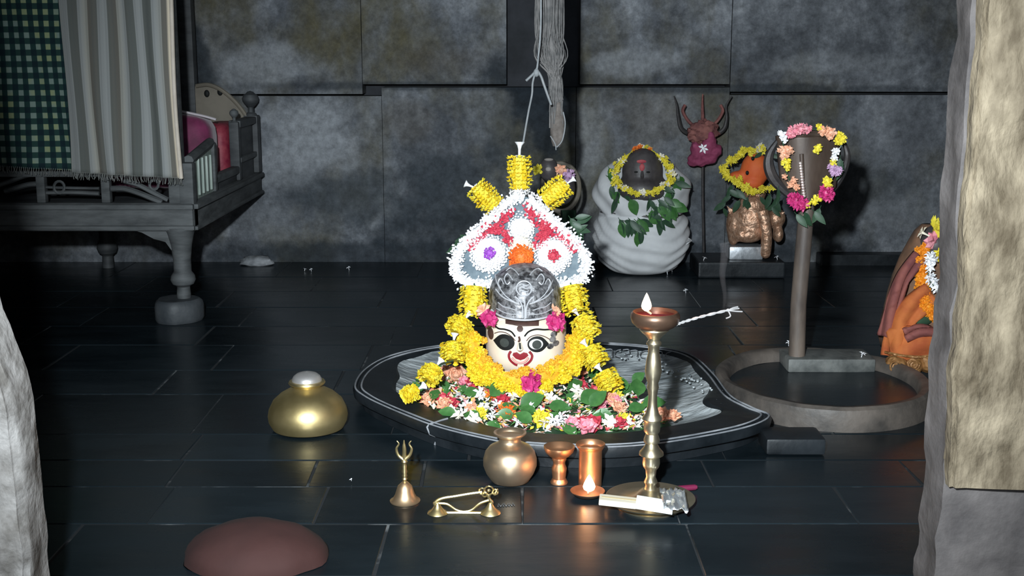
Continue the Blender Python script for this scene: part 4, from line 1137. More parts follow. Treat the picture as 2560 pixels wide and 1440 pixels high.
b.obj('ornate_head', m_brass2, parent=st)
# scratched letters on the floor beside the stand
b = MB(); rr = random.Random(8)
for i in range(6):
    px = 1248 + i * 7; py = 1263 - i * .4
    b.tube([G(px - 3, py + 3, .0012), G(px + rr.uniform(-3, 3), py - 4, .0012), G(px + 3, py + 2, .0012)], .0009, 4)
b.obj('scratched_letters', m_mark, parent=floor)

# ------------------------------------------------------------ wooden bed
bx1, by0, by1 = -1.105, 4.13, 5.26
bxl = -2.45
bed = thing('wooden_bed', 'grey carved wooden canopy bed with turned legs standing against the wall', 'bed', (bx1, by0, 0))
def rail(name, c, d, m=m_wood, bev=.006):
    b = MB(); b.box(c, d, bev=bev); return b.obj(name, m, parent=bed)
zb0, zb1 = ZY(578, by0), ZY(508, by0)
cxm = (bx1 + bxl) / 2
rail('front_rail', (cxm, by0 + .02, (zb0 + zb1) / 2), (bx1 - bxl, .05, zb1 - zb0))
rail('front_moulding', (cxm, by0 - .008, zb1 - .012), (bx1 - bxl + .01, .022, .018), bev=.004)
rail('front_moulding', (cxm, by0 - .006, zb0 + .012), (bx1 - bxl + .01, .018, .016), bev=.004)
rail('side_rail', (bx1 - .02, (by0 + by1) / 2, (zb0 + zb1) / 2 + .0), (.05, by1 - by0, zb1 - zb0))
rail('side_moulding', (bx1 + .008, (by0 + by1) / 2, zb1 - .012), (.022, by1 - by0, .018), bev=.004)
rail('side_moulding', (bx1 + .006, (by0 + by1) / 2, zb0 + .010), (.018, by1 - by0, .014), bev=.004)
rail('back_rail', (cxm, by1 - .02, (zb0 + zb1) / 2), (bx1 - bxl, .05, zb1 - zb0), m_woodd)
rail('bed_board', (cxm, (by0 + by1) / 2, zb1 - .03), (bx1 - bxl - .1, by1 - by0 - .1, .03), m_woodd)
# legs
def leg(x, y, m=m_wood, top=zb0 + .01, zfoot=.079):
    b = MB(); h = top - zfoot
    prof = [(.024, 0), (.024, .06), (.022, .16), (.030, .19), (.036, .20), (.043, .26), (.040, .32), (.030, .38), (.030, .55), (.036, .75), (.044, .9), (.052, 1.0)]
    b.lathe(x, y, [(r * 1.02, zfoot + h * t) for r, t in prof], 20)
    return b.obj('leg', m, parent=bed)
lx, ly = bx1 - .055, by0 + .03
leg(lx, ly); leg(lx - .62, by1 - .05, m_woodd, zfoot=0); leg(bxl + .06, ly, zfoot=0); leg(bxl + .06, by1 - .05, m_woodd, zfoot=0)
# curved brackets beside the leg
b = MB(); zt_ = zb0 + .005
b.prism([(lx - .03, zt_), (lx - .03, zt_ - .075), (lx - .05, zt_ - .045), (lx - .09, zt_ - .034), (lx - .13, zt_ - .012), (lx - .17, zt_)], 'y', ly - .018, ly + .012)
b.obj('corner_bracket', m_wood, parent=bed, smooth=False)
b = MB(); b.prism([(ly + .03, zt_), (ly + .03, zt_ - .07), (ly + .06, zt_ - .035), (ly + .10, zt_ - .015), (ly + .15, zt_)], 'x', lx - .01, lx + .025)
b.obj('corner_bracket', m_wood, parent=bed, smooth=False)
# front gallery: posts, braces
zg1 = ZY(440, by0)
for px in (100, 262):
    x = XY(px, 480, by0); rail('gallery_post', (x, by0 + .02, (zb1 + zg1) / 2), (.030, .03, zg1 - zb1), bev=.004)
x275 = XY(280, 480, by0)
rail('gallery_rail', (cxm, by0 + .02, zg1 + .006), (bx1 - bxl, .035, .02), bev=.004)
def fretarc(name, pts, r_=.009, dy=.0):
    b = MB(); pp = spline([P(x, y, by0 + .02 + dy) for x, y in pts], 8)
    vs = []
    b.tube(pp, r_, 6); return b.obj(name, m_wood, parent=bed)
fretarc('arched_brace', [(12, 478), (40, 470), (70, 462), (92, 460)]); fretarc('arched_brace', [(-30, 472), (20, 455), (60, 440), (85, 436)], .008)
fretarc('arched_brace', [(278, 472), (310, 472), (345, 482), (375, 494), (405, 506)], .010); fretarc('arched_brace', [(310, 452), (345, 462), (380, 480), (420, 500)], .009)
fretarc('fret_bar', [(115, 482), (180, 481), (248, 484)], .007); fretarc('fret_bar', [(115, 468), (180, 470), (248, 471)], .005)
b = MB(); b.tube([P(148 + 13 * cos(2 * pi * k / 14), 468 + 15 * sin(2 * pi * k / 14), by0 + .015) for k in range(14)], .005, 6, closed=True); b.obj('fret_ring', m_wood, parent=bed)
b = MB(); b.tube([P(385 + 11 * cos(2 * pi * k / 14), 462 + 12 * sin(2 * pi * k / 14), by0 + .015) for k in range(14)], .005, 6, closed=True); b.obj('fret_ring', m_wood, parent=bed)
# corner post and end gallery along the right side
def postb(y, z0, z1, wdt=.05, m=m_wood, x=bx1 - .02, name='end_post'):
    return rail(name, (x, y, (z0 + z1) / 2), (wdt, wdt, z1 - z0), m)
ytop = lambda y: ZY(405, by0) + (y - by0) * .12
postb(by0 + .03, zb0, 1.22, .05, m_wood, x=XY(450, 300, by0) - .030, name='canopy_post')
postb(by0 + .025, zb0, ZY(408, by0), .05, m_wood, name='corner_post')
postb(by1 - .02, zb1, 1.22, .06, m_woodd, x=XY(476, 200, by1), name='canopy_post')
postb(4.50, zb1, .60, .035); postb(4.90, zb1, .655, .04, m_woodd); postb(by1 - .03, zb1, .665, .06, m_woodd)
b = MB()
b.prism([(by0 + .05, zb1), (4.485, zb1), (4.485, .595), (by0 + .05, .555)], 'x', bx1 - .03, bx1 - .015); b.obj('end_panel', m_greenp, parent=bed, smooth=False)
b = MB(); b.tube([(bx1 - .02, by0 + .05, .562), (bx1 - .02, 4.49, .602)], .018, 8); b.obj('end_top_rail', m_wood, parent=bed)
for k in range(6):
    y = by0 + .09 + k * .058
    b = MB(); b.box((bx1 - .012, y, .495), (.01, .012, .13), bev=.003); b.obj('panel_slat', m_greenp, parent=bed)
rail('end_low_rail', (bx1 - .02, 4.70, .462), (.035, .4, .03)); rail('end_board', (bx1 - .025, 4.70, .435), (.02, .4, .06), m_woodd)
b = MB(); b.prism([(4.91, zb1), (by1 - .05, zb1), (by1 - .05, .64), (4.91, .635)], 'x', bx1 - .035, bx1 - .012); b.obj('end_panel', m_woodd, parent=bed, smooth=False)
rail('end_top_rail', (bx1 - .02, 5.07, .645), (.05, .34, .03), m_woodd)
rail('end_low_rail', (bx1 - .012, 5.07, .50), (.03, .34, .022), m_wood, .004)
def finial(x, y, z, k, m=m_woodd):
    b = MB(); b.lathe(x, y, [(.022 * k, z), (.024 * k, z + .008 * k), (.012 * k, z + .016 * k), (.012 * k, z + .035 * k), (.02 * k, z + .042 * k), (.032 * k, z + .058 * k), (.034 * k, z + .07 * k), (.028 * k, z + .086 * k), (.02 * k, z + .09 * k), (.012 * k, z + .098 * k), (0, z + .102 * k)], 20)
    return b.obj('finial', m, parent=bed)
finial(bx1 - .02, by1 - .04, .662, 1.05); finial(bx1 - .02, 4.90, .652, .55, m_wood)
# arched headboard against the wall
hb = [(490, 330), (490, 215), (520, 212), (548, 222), (575, 242), (600, 268), (622, 300), (622, 330)]
hpts = [(P(x, y, by1 - .03).x, P(x, y, by1 - .03).z) for x, y in hb]
b = MB(); b.prism(hpts, 'y', by1 - .045, by1 - .02); b.obj('headboard', m_woodb, parent=bed, smooth=False)
b = MB(); b.tube(spline([P(x, y, by1 - .05) for x, y in hb[1:7]], 6), .009, 8); b.obj('headboard_rim', m_woodb, parent=bed)
b = MB()
for x, y in ((517, 234), (550, 230)): b.ell(P(x, y, by1 - .046), (.012, .006, .016), 10, 6)
b.obj('carved_hole', m_black, parent=bed)
rail('canopy_rail', (cxm, by0 + .025, 1.235), (bx1 - bxl + .05, .06, .05)); rail('canopy_rail', (bx1 - .02, (by0 + by1) / 2, 1.235), (.06, by1 - by0, .05), m_woodd)
# round stone under the leg
fs_ = MB(); fs_.lathe(lx + .01 - .03, ly - .01, [(.078, 0), (.084, .012), (.084, .055), (.080, .07), (.070, .0785), (0, .0785)], 30, wob=lambda a, z: 1 + .04 * sin(3 * a + 1) + .02 * sin(7 * a))
tag(fs_.obj('foot_stone', mat('dark_round_stone', (.03, .036, .042), (.06, .066, .072), 12, .6, bump=.4), loc=(lx - .02, ly - .01, 0)), 'round dark stone block under the front leg of the bed', 'stone')
# cushions
def cushion(name, c, r, m, label, rot=(0, 0, 0)):
    def sq(p):
        return 1 / max(.001, (abs(p.x) ** 5 + abs(p.y) ** 5 + abs(p.z) ** 5)) ** (1 / 5)
    b = MB(); b.ell(c, r, 28, 18, rot=Euler(rot).to_matrix(), fn=sq)
    base = Vector((c[0], c[1], c[2] - r[2])); t = thing(name, label, 'cushion', base); b.obj('cover', m, parent=t, smooth=80); return t
zc = zb1 - .013
t = cushion('bolster_cushion', (-1.41, 4.77, zc + .143), (.235, .09, .145), m_cush, 'purple magenta bolster with silver piping on the bed')
b = MB(); b.tube(spline([P(446, 277, 4.72), P(480, 284, 4.72), P(512, 291, 4.72), P(540, 299, 4.72)], 4), .005, 6); b.obj('silver_piping', m_trim, parent=t)
cushion('bolster_cushion', (-1.213, 5.04, zc + .120), (.060, .15, .122), m_cushr, 'crimson brocade cushion at the far corner of the bed')

# hanging cloths with fringes
def hang(name, label, px0, px1, pyb, Y, m, nf, amp, seed, lean=0):
    b = MB(); x0 = XY(px0, 300, Y); x1 = XY(px1, 300, Y); zt = 1.25
    nu, nv = 120, 40
    def f(u, v):
        zbm = ZY(pyb(px0 + (px1 - px0) * u), Y)
        z = zbm + (zt - zbm) * v
        k = (1 - v * .55)
        x = x0 + (x1 - x0) * u + .006 * sin(v * 5 + u * 9) * k
        y = Y - amp * k * (sin(u * nf * 2 * pi + seed + .6 * sin(v * 3)) + .4 * sin(u * nf * 4.7 * pi + seed * 2)) 
        return Vector((x + lean * (v - .5) * (u), y, z))
    b.grid(f, nu, nv)
    root = thing(name, label, 'cloth', (x0, Y, f(0, 0).z))
    o = b.obj('cloth_panel', m, parent=root, fixn=False, smooth=80)
    uvl = o.data.uv_layers.new(name='UVMap')
    for lp_ in o.data.loops:
        i = lp_.vertex_index; uu = (i % (nu + 1)) / nu; vv = (i // (nu + 1)) / nv
        uvl.data[lp_.index].uv = (uu * (x1 - x0), o.data.vertices[i].co.z)
    sd = o.modifiers.new('solid', 'SOLIDIFY'); sd.thickness = .002
    rr = random.Random(seed); fr_ = MB()
    for k in range(70):
        u = (k + .5) / 70; p = f(u, 0)
        fr_.tube([p + Vector((0, 0, .004)), p + Vector((rr.uniform(-.003, .003), -.002, -.008)), p + Vector((rr.uniform(-.006, .006), rr.uniform(-.004, .002), -.016 - rr.uniform(0, .008)))], .0012, 4, caps=False)
    fo = fr_.obj('fringe', m_fringe, parent=root); fo['kind'] = 'stuff'
    return root, f
m_fringe = mat('cotton_fringe', (.13, .14, .13), (.22, .22, .21), 40, .9)
hang('checked_cloth', 'dark green checked cloth hanging at the left end of the bed', -160, 200, lambda p: 418 + (p - 12) * .055, by0 - .035, m_check, 3.0, .006, 2)
r_, f_ = hang('striped_cloth', 'grey and beige striped cotton cloth hanging over the front of the bed', 168, 446, lambda p: 432 + (p - 180) * .055, by0 - .055, m_strip, 4.0, .0055, 5)
b = MB(); b.tube([f_(1, v / 30) + Vector((-.004, -.003, 0)) for v in range(31)], .007, 8)
b.obj('rolled_hem', mat('cream_hem', (.55, .48, .40), (.66, .58, .5), 20, .9), parent=r_)

# ------------------------------------------------------------ white wrapped idol
YW = 5.10
wt = thing('wrapped_idol', 'dark stone idol wrapped in white cotton cloth sitting by the wall', 'idol', (XY(1603, 690, YW), YW, 0))
kw = S(YW, 560)
wp = [(52, 0.0), (74, .010), (92, .032), (106, .065), (117, .11), (120, .155), (117, .20), (112, .235), (103, .255), (107, .27), (116, .30), (121, .335), (120, .37), (110, .41), (92, .445), (68, .475), (40, .49)]
b = MB(); xw = XY(1603, 560, YW)
seg = 72; vs = []; prof = spline([Vector((r * kw, 0, z)) for r, z in wp], 5)
rsl = []
for p in prof:
    ring = []
    for k in range(seg):
        a = 2 * pi * k / seg; fr = -sin(a)      # front = -Y
        z = p.z
        swag = z + .10 * max(0, fr) ** 1.3 + .035 * cos(a) + .02 * noise.noise(Vector((cos(a) * 1.5, sin(a) * 1.5, z * 3)))
        amp = .0065 * (.6 + .8 * abs(noise.noise(Vector((cos(a) * 2, z * 9, 4))))) if z < .25 else .006
        d = amp * sin(swag * (120 if z < .25 else 60) + 1.3 * cos(a * 1.0) + (0 if z < .25 else 3 * a)) + .006 * noise.noise(Vector((cos(a) * 3, sin(a) * 3, z * 12)))
        rr_ = max(.005, p.x + d * min(1, z / .03))
        front_dip = -.085 * max(0, fr) ** 2 * max(0, (z - .36) / .13)
        ring.append(Vector((xw + rr_ * cos(a), YW + rr_ * .86 * sin(a), max(z + front_dip, .0))))
    rsl.append(ring)
rings_mesh(b, rsl, cap_top=True); b.obj('cloth_wrap', m_cloth, parent=wt, smooth=80)
b = MB(); z0_ = .262
b.tube([Vector((xw + (100 * kw) * cos(2 * pi * k / 40), YW + 100 * kw * .86 * sin(2 * pi * k / 40), z0_ + .008 * sin(2 * pi * k / 40 * 2))) for k in range(40)], .006, 6, closed=True)
b.obj('waist_tie', m_stone, parent=wt)
b = MB(); c0, c1, c2 = P(1676, 566, YW - .12), P(1729, 602, YW - .06), P(1684, 640, YW - .13)
b.grid(lambda u, v: (c0 * (1 - u) + c2 * u) * (1 - v) + c1 * v + Vector((0, .012 * sin(u * 9), 0)), 8, 5); o = b.obj('loose_corner', m_cloth, parent=wt, smooth=80); sd = o.modifiers.new('s', 'SOLIDIFY'); sd.thickness = .004
hc = P(1606, 432, YW - .10)
b = MB(); b.ell(hc, (50 * kw, .075, 60 * kw), 28, 18); b.ell(hc + Vector((0, -.012, -.065)), (66 * kw, .09, 40 * kw), 24, 14); hd = b.obj('head', m_stone, parent=wt); remesh(hd, .007, 6)
def hpt(px, py, off=.002):
    p = P(px, py, YW - .17); u = (p.x - hc.x) / (50 * kw); v = (p.z - hc.z) / (60 * kw)
    return Vector((p.x, hc.y - .075 * sqrt(max(0, 1 - u * u - v * v)) - off, p.z))
b = MB(); b.ell(hpt(1605, 418), (.011, .004, .016), 10, 8); b.ell(hpt(1604, 404), (.02, .003, .008), 10, 6); hm = b.obj('red_forehead_mark', m_tilak, parent=wt)
b = MB()
for x in (1590, 1620): b.ell(hpt(x, 430), (.008, .003, .004), 8, 6)
b.obj('eye', m_black, parent=wt)
b = MB(); b.tube([hpt(1605, 428, .0), hpt(1605, 440, .006), hpt(1605, 448, .002)], [.005, .008, .005], 8); b.obj('nose', m_stone, parent=wt)
b = MB(); b.tube([hpt(1593, 459), hpt(1605, 461), hpt(1617, 459)], .004, 6); b.obj('lips', m_stone, parent=wt)
for px, py, s in ((1600, 371, .9), (1588, 373, .7), (1625, 376, .7)):
    o = inst('orange_bloom', orange_me, P(px, py, YW - .10), (.9, 0, px), s); tag(o, {1600: 'largest dull orange bloom on top of the wrapped idol\'s head', 1588: 'small orange bloom left on the wrapped idol\'s head', 1625: 'small orange bloom right on the wrapped idol\'s head'}[px], 'flower', 'orange blooms on the wrapped idol')
# its garland: pale yellow florets, green leaves below
wg = thing('floret_garland', 'pale yellow floret garland with green leaves around the white wrapped idol\'s neck', 'garland', P(1610, 490, YW - .2))
loop = spline([P(x, y, Y) for x, y, Y in ((1608, 372, 5.03), (1570, 390, 5.0), (1545, 412, 4.97), (1535, 436, 4.94), (1544, 458, 4.91), (1568, 475, 4.89), (1602, 483, 4.88), (1640, 476, 4.89), (1668, 455, 4.91), (1678, 432, 4.94), (1664, 408, 4.97), (1642, 388, 5.0))], 6, closed=True)
b = MB(); b.tube(loop, .007, 6, closed=True); b.obj('cord', m_yel2, parent=wg)
rr = random.Random(31)
lemon_s = star(7, .016, .009).mesh('lemon_floret', m_yel2, smooth=False, fixn=False)
for i, p in enumerate(loop):
    for k in range(2):
        me = cream_me if (i % 9) in (0, 1) else lemon_s
        inst('floret', me, p + Vector((rr.uniform(-.01, .01), -.006 + rr.uniform(-.008, .002), rr.uniform(-.01, .01))), (rr.uniform(.6, 2.2), rr.uniform(-.7, .7), rr.uniform(0, 6)), rr.uniform(.7, 1.0), parent=wg)
def cloth_y(px, py):
    return YW - .86 * 120 * kw * .98
lf = [(1522, 420), (1518, 440), (1530, 462), (1545, 478), (1530, 482), (1560, 492), (1540, 495), (1575, 498), (1655, 470), (1670, 478), (1660, 492), (1680, 470), (1690, 440), (1645, 500), (1660, 508), (1640, 515), (1625, 500), (1632, 528), (1655, 525), (1668, 530), (1640, 545),
      (1620, 540), (1600, 548), (1590, 552), (1575, 550), (1560, 552), (1548, 548), (1592, 568), (1600, 575), (1585, 560), (1648, 552), (1672, 512), (1688, 455), (1676, 500)]
lf += [(x_ + rr.uniform(-10, 10), y_ + rr.uniform(-8, 8)) for x_, y_ in lf[12:]]
for x, y in lf:
    u = (x - 1603) / 121; Yl = YW - .86 * 121 * kw * sqrt(max(.05, 1 - u * u)) - .018
    if y > 520: Yl += .01
    p = P(x, y, Yl)
    inst('leaf', leafd_me if rr.random() < .6 else leaf_me, p, Euler((rr.uniform(1.1, 1.8), rr.uniform(.2, 1.9), rr.uniform(-.6, .6))), rr.uniform(1.0, 1.5), parent=wg)

# ------------------------------------------------------------ red iron trident by the wall
YT = 5.24
tt = thing('red_trident', 'iron trident with red powdered curved prongs and magenta cloth against the wall', 'trident', P(1757, 655, YT))
Tt = lambda px, py, d=0: P(px, py, YT - d)
b = MB(); b.tube([Tt(1760, 655), Tt(1757, 500), Tt(1757, 330)], .006, 8); b.obj('shaft', m_iron, parent=tt)
for pts in ([(1757, 345), (1729, 337), (1704, 322), (1696, 292), (1692, 262), (1685, 240)], [(1757, 345), (1788, 337), (1810, 322), (1817, 295), (1816, 265), (1830, 240)]):
    b = MB(); s_ = spline([Tt(x, y) for x, y in pts], 7); b.tube(s_, [.010 * (1 - .8 * max(0, i / len(s_) - .4) / .6) for i in range(len(s_))], 8); b.obj('side_prong', m_iron, parent=tt)
b = MB(); s_ = spline([Tt(1757, 340, .004), Tt(1757, 300, .004), Tt(1756, 262, .004), Tt(1757, 235, .004)], 6); b.tube(s_, [.011 * (1 - .8 * (i / len(s_))) for i in range(len(s_))], 8); b.obj('middle_prong', m_vermd, parent=tt)
for sg in (-1, 1):
    b = MB(); b.tube(spline([Tt(1757 + sg * 20, 318, .02), Tt(1757 + sg * 38, 300, .02), Tt(1757 + sg * 50, 278, .018), Tt(1757 + sg * 44, 262, .016)], 5), .007, 6); b.obj('red_streamer', m_vermd, parent=tt)
b = MB()
b.ell(Tt(1757, 330, .03), (.066, .035, .05), 30, 20, fn=lambda p: 1 + .35 * noise.noise(p * 4)); o = b.obj('red_powder_crust', m_vermd, parent=tt)
b = MB(); rr = random.Random(6)
for i in range(18):
    px = 1722 + rr.uniform(0, 76); py = 338 + rr.uniform(0, 64)
    b.ell(Tt(px, py, .03 + rr.uniform(0, .02)), (rr.uniform(.018, .034), .03, rr.uniform(.018, .03)), 12, 8, fn=lambda p: 1 + .4 * noise.noise(p * 4 + Vector((px, 0, 0))))
o = b.obj('magenta_cloth', m_magc, parent=tt); remesh(o, .006, 1)
o = inst('white_flower', star_me, Tt(1756, 371, .075), (1.4, .2, 0), 1.3); tag(o, 'single white bloom stuck on the red trident cloth', 'flower')

# ------------------------------------------------------------ dark slab and the small elephant-headed idol
zsl = .068; s0 = P(1742, 655, 5.0); s1 = P(1958, 655, 5.0)
b = MB(); b.box(((s0.x + s1.x) / 2, 5.08, zsl / 2), (s1.x - s0.x, .26, zsl), bev=.008)
tag(b.obj('stone_slab', m_ped, loc=((s0.x + s1.x) / 2, 5.08, 0), smooth=False), 'low black stone slab under the small copper and orange idol', 'slab')
YGn = 5.08
g0 = P(1862, 640, YGn)
gi = thing('elephant_idol', 'small copper idol with orange painted head and hanging trunk on a silver base', 'idol', (g0.x, YGn, zsl))
kg = S(YGn, 560); Tg = lambda px, py, d=0: P(px, py, YGn - d)
b = MB(); p0, p1 = Tg(1816, 640), Tg(1900, 608); b.box(((p0.x + p1.x) / 2, YGn - .02, zsl + .028), (p1.x - p0.x, .10, .056), bev=.006); b.obj('silver_base', m_base, parent=gi)
b = MB()
b.ell(Tg(1878, 545, .02), (48 * kg, .075, 52 * kg), 20, 14); b.ell(Tg(1880, 510, .02), (36 * kg, .06, 26 * kg), 16, 10)
b.ell(Tg(1835, 560, .01), (20 * kg, .05, 45 * kg), 14, 10); b.ell(Tg(1940, 545, .0), (24 * kg, .045, 26 * kg), 14, 10)
b.ell(Tg(1870, 585, .05), (40 * kg, .05, 22 * kg), 14, 10); b.ell(Tg(1833, 592, .02), (14 * kg, .04, 22 * kg), 12, 8); b.ell(Tg(1945, 585, .01), (14 * kg, .04, 22 * kg), 12, 8)
o = b.obj('body', m_bcop, parent=gi); remesh(o, .008, 3)
b = MB(); s_ = spline([Tg(1905, 530, .08), Tg(1912, 560, .095), Tg(1916, 600, .095), Tg(1914, 634, .085)], 6); b.tube(s_, [.028 - .007 * (i / len(s_)) for i in range(len(s_))], 14)
b.ell(s_[-1], (.021, .021, .021), 12, 8); b.obj('trunk', m_bcop, parent=gi)
for sg, tip in ((-1, (1818, 515)), (1, (1962, 530))):
    b = MB(); c0 = Tg(1880 + sg * 28, 540, .03); c1 = Tg(*tip, .03); c2 = Tg(1880 + sg * 44, 570, .03)
    b.add([c0, c1, c2, c0 + Vector((0, .02, 0)), c1 + Vector((0, .02, 0)), c2 + Vector((0, .02, 0))], [(0, 1, 2), (5, 4, 3), (0, 3, 4, 1), (1, 4, 5, 2), (2, 5, 3, 0)])
    b.obj('flared_ear', m_bcop, parent=gi, smooth=False)
b = MB(); b.ell(Tg(1888, 424, .03), (36 * kg, .06, 42 * kg), 18, 12); b.ell(Tg(1880, 455, .04), (30 * kg, .05, 20 * kg), 14, 10); b.ell(Tg(1846, 440, .03), (24 * kg, .035, 13 * kg), 12, 8)
o = b.obj('orange_head', m_verm, parent=gi); remesh(o, .007, 4)
b = MB()
for x, y in ((1868, 432), (1882, 396)): b.ell(Tg(x, y, .092), (.007, .005, .009), 8, 6)
b.obj('eye', m_black, parent=gi)
b = MB(); b.ell(Tg(1885, 485, .0), (30 * kg, .05, 22 * kg), 12, 8); b.obj('neck', m_bcop, parent=gi)
gg = thing('floret_garland', 'yellow floret garland with green leaves framing the orange painted head', 'garland', Tg(1870, 480, .1))
s_ = spline([Tg(x, y, d) for x, y, d in ((1905, 372, .05), (1880, 378, .06), (1862, 372, .07), (1845, 392, .08), (1822, 405, .08), (1810, 425, .08), (1822, 442, .09), (1845, 452, .1), (1862, 470, .1), (1890, 478, .1), (1925, 468, .09))], 5)
b = MB(); b.tube(s_, .006, 6); b.obj('cord', m_yel2, parent=gg)
for i, p in enumerate(s_):
    for k in range(2):
        inst('floret', cream_me if i < 7 and rr.random() < .5 else lemon_s, p + Vector((rr.uniform(-.01, .01), rr.uniform(-.012, 0), rr.uniform(-.01, .01))), (rr.uniform(.6, 2.2), rr.uniform(-.7, .7), rr.uniform(0, 6)), rr.uniform(.8, 1.15), parent=gg)
for x, y in ((1830, 462), (1840, 475), (1828, 490), (1815, 505), (1850, 500), (1870, 492), (1900, 492), (1925, 485), (1935, 500), (1945, 510), (1930, 515), (1950, 490), (1905, 380), (1925, 385), (1860, 498), (1822, 475), (1808, 520)):
    inst('leaf', leafd_me, Tg(x, y, .095), Euler((rr.uniform(1.1, 1.8), rr.uniform(.3, 2.6), rr.uniform(-.6, .6))), rr.uniform(.9, 1.4), parent=gg)

# ------------------------------------------------------------ tall pole with broad blade head in the ring
YQ = 3.46
zq = .065
pb = G(1992, 888, zq)
YQ = pb.y
pol = thing('blade_topped_pole', 'tall rusty iron pole topped by a broad brown blade in the ring basin', 'ritual pole', (pb.x, YQ, zq))
Tp = lambda px, py, d=0: P(px, py, YQ - d)
kq = S(YQ, 450)
b = MB(); b.tube([Vector((pb.x, YQ, zq)), Tp(1996, 760), Tp(2008, 620), Tp(2018, 500), Tp(2020, 440)], [21 * kq, 20 * kq, 20 * kq, 19 * kq, 14 * kq], 20); b.obj('pole', m_pole, parent=pol)
# broad blade: rounded open shell wider at the top, with a ridge down the middle
def blade(u, v):
    wd = 62 + 22 * v ** .7 if v > .25 else 62 * (v / .25) ** .55 + 22 * v ** .7
    wd = max(wd, 8)
    px = 2022 + (u - .5) * 2 * wd; py = 512 - 172 * v
    bulge = .045 * (1 - (2 * u - 1) ** 2)
    return Tp(px, py, .012 + bulge)
b = MB(); b.grid(blade, 24, 24); bl = b.obj('broad_blade', m_rust, parent=pol, smooth=80); sd = bl.modifiers.new('s', 'SOLIDIFY'); sd.thickness = .012; sd.offset = -1
b = MB(); b.tube(spline([Tp(2004, 500, .058), Tp(2006, 440, .062), Tp(2004, 385, .062)], 6), .006, 8); b.obj('ridge', m_rust, parent=bl)
b = MB(); s_ = spline([Tp(1944, 352, .01), Tp(1925, 385, .01), Tp(1922, 415, .012), Tp(1935, 448, .014), Tp(1965, 480, .02), Tp(1995, 505, .02)], 6)
b.tube(s_, [.006 + .010 * sin(pi * i / (len(s_) - 1)) for i in range(len(s_))], 8); b.obj('curved_side_blade', m_iron, parent=pol)
b = MB(); s_ = spline([Tp(2108, 352, -.01), Tp(2118, 385, -.01), Tp(2112, 420, -.0), Tp(2095, 455, .0), Tp(2070, 485, .01), Tp(2040, 505, .02)], 6)
b.tube(s_, [.005 + .006 * sin(pi * i / (len(s_) - 1)) for i in range(len(s_))], 8); b.obj('curved_side_blade', m_iron, parent=pol)
b = MB(); b.tube(spline([Tp(1950, 352, .03), Tp(1985, 338, .045), Tp(2025, 333, .05), Tp(2070, 338, .045), Tp(2105, 352, .03)], 5), .010, 8); b.obj('top_rim', m_rust, parent=pol)
b = MB()
for i in range(13): b.ell(Tp(2001 + 9 * i / 12, 408 + 82 * i / 12, .075), (.0062, .0055, .0052), 8, 6)
ch = b.obj('silver_chain', m_chain, loc=Tp(2005, 490, .07)); tag(ch, 'short silver bead chain hanging down the brown blade', 'chain')
# its garland
pg = thing('mixed_garland', 'pink, peach, white and yellow flower garland hung around the brown blade', 'garland', Tp(2020, 510, .07))
cord = spline([Tp(x, y, .07) for x, y in ((1958, 338), (1985, 326), (2020, 322), (2060, 328), (2095, 342), (2108, 352), (2092, 385), (2088, 410), (2082, 440), (2072, 465), (2060, 488), (2030, 500), (1995, 500), (1985, 470), (1966, 430), (1962, 395), (1958, 360))], 5, closed=True)
b = MB(); b.tube(cord, .0022, 5, closed=True); b.obj('cord', m_leafd, parent=pg)
white_cl = petal_ball(26, .015, .012, .010, 51).mesh('white_tuft', m_whitep, smooth=False, fixn=False)
peach_cl = petal_ball(34, .018, .015, .012, 52).mesh('peach_tuft', m_peach, smooth=False, fixn=False)
pinkcl = petal_ball(34, .019, .015, .013, 53).mesh('pink_tuft', m_pink, smooth=False, fixn=False)
magcl = petal_ball(44, .026, .018, .016, 54).mesh('magenta_tuft', m_mag, smooth=False, fixn=False)
yelcl = petal_ball(26, .016, .013, .010, 55).mesh('yellow_tuft', m_yel2, smooth=False, fixn=False)
lilcl = petal_ball(34, .018, .014, .012, 56).mesh('lilac_tuft', m_lilac, smooth=False, fixn=False)
for me, nm, lst in ((white_cl, 'white_tuft', [(1956, 338, 1), (1962, 350, .8), (1950, 332, .6), (2090, 378, 1), (2086, 395, .9)]), (pinkcl, 'pink_tuft', [(1985, 328, 1.1), (2003, 322, 1.1), (2018, 322, .9), (1975, 334, .8)]),
                    (peach_cl, 'peach_tuft', [(2060, 326, 1.1), (2078, 332, 1.1), (2075, 340, .8), (1958, 378, 1.2), (1970, 378, 1.1), (1962, 388, 1.0), (1985, 450, .7), (1975, 462, .7), (1992, 468, .7), (1962, 442, .6)]),
                    (yelcl, 'yellow_tuft', [(2048, 318, .8), (2098, 340, 1.1), (2108, 348, 1.0), (2094, 354, 1), (2084, 405, .9), (1966, 405, 1.1), (1968, 418, .8), (2068, 452, 1.1), (2072, 462, .9), (2045, 496, 1.0), (2035, 505, .9), (2020, 512, .8), (2045, 368, .9), (2044, 376, .9)]),
                    (lilcl, 'lilac_tuft', [(2080, 420, 1), (2096, 425, .9), (2088, 430, 1)]), (magcl, 'magenta_tuft', [(1990, 502, 1.1), (2004, 510, 1.0), (1982, 495, .8), (2066, 482, 1.1), (2072, 490, .8)])):
    for x, y, s in lst: inst(nm, me, Tp(x, y, .078), (rr.uniform(0, 6), rr.uniform(0, 6), 0), s * .76, parent=pg)
for x, y in ((2010, 530), (1990, 535), (2035, 528), (2050, 520), (2100, 395), (2106, 410), (1945, 470), (2005, 540)):
    inst('leaf', leafd_me, Tp(x, y, .05), Euler((1.4, rr.uniform(.6, 2), rr.uniform(-.6, .6))), 1.0, parent=pg)

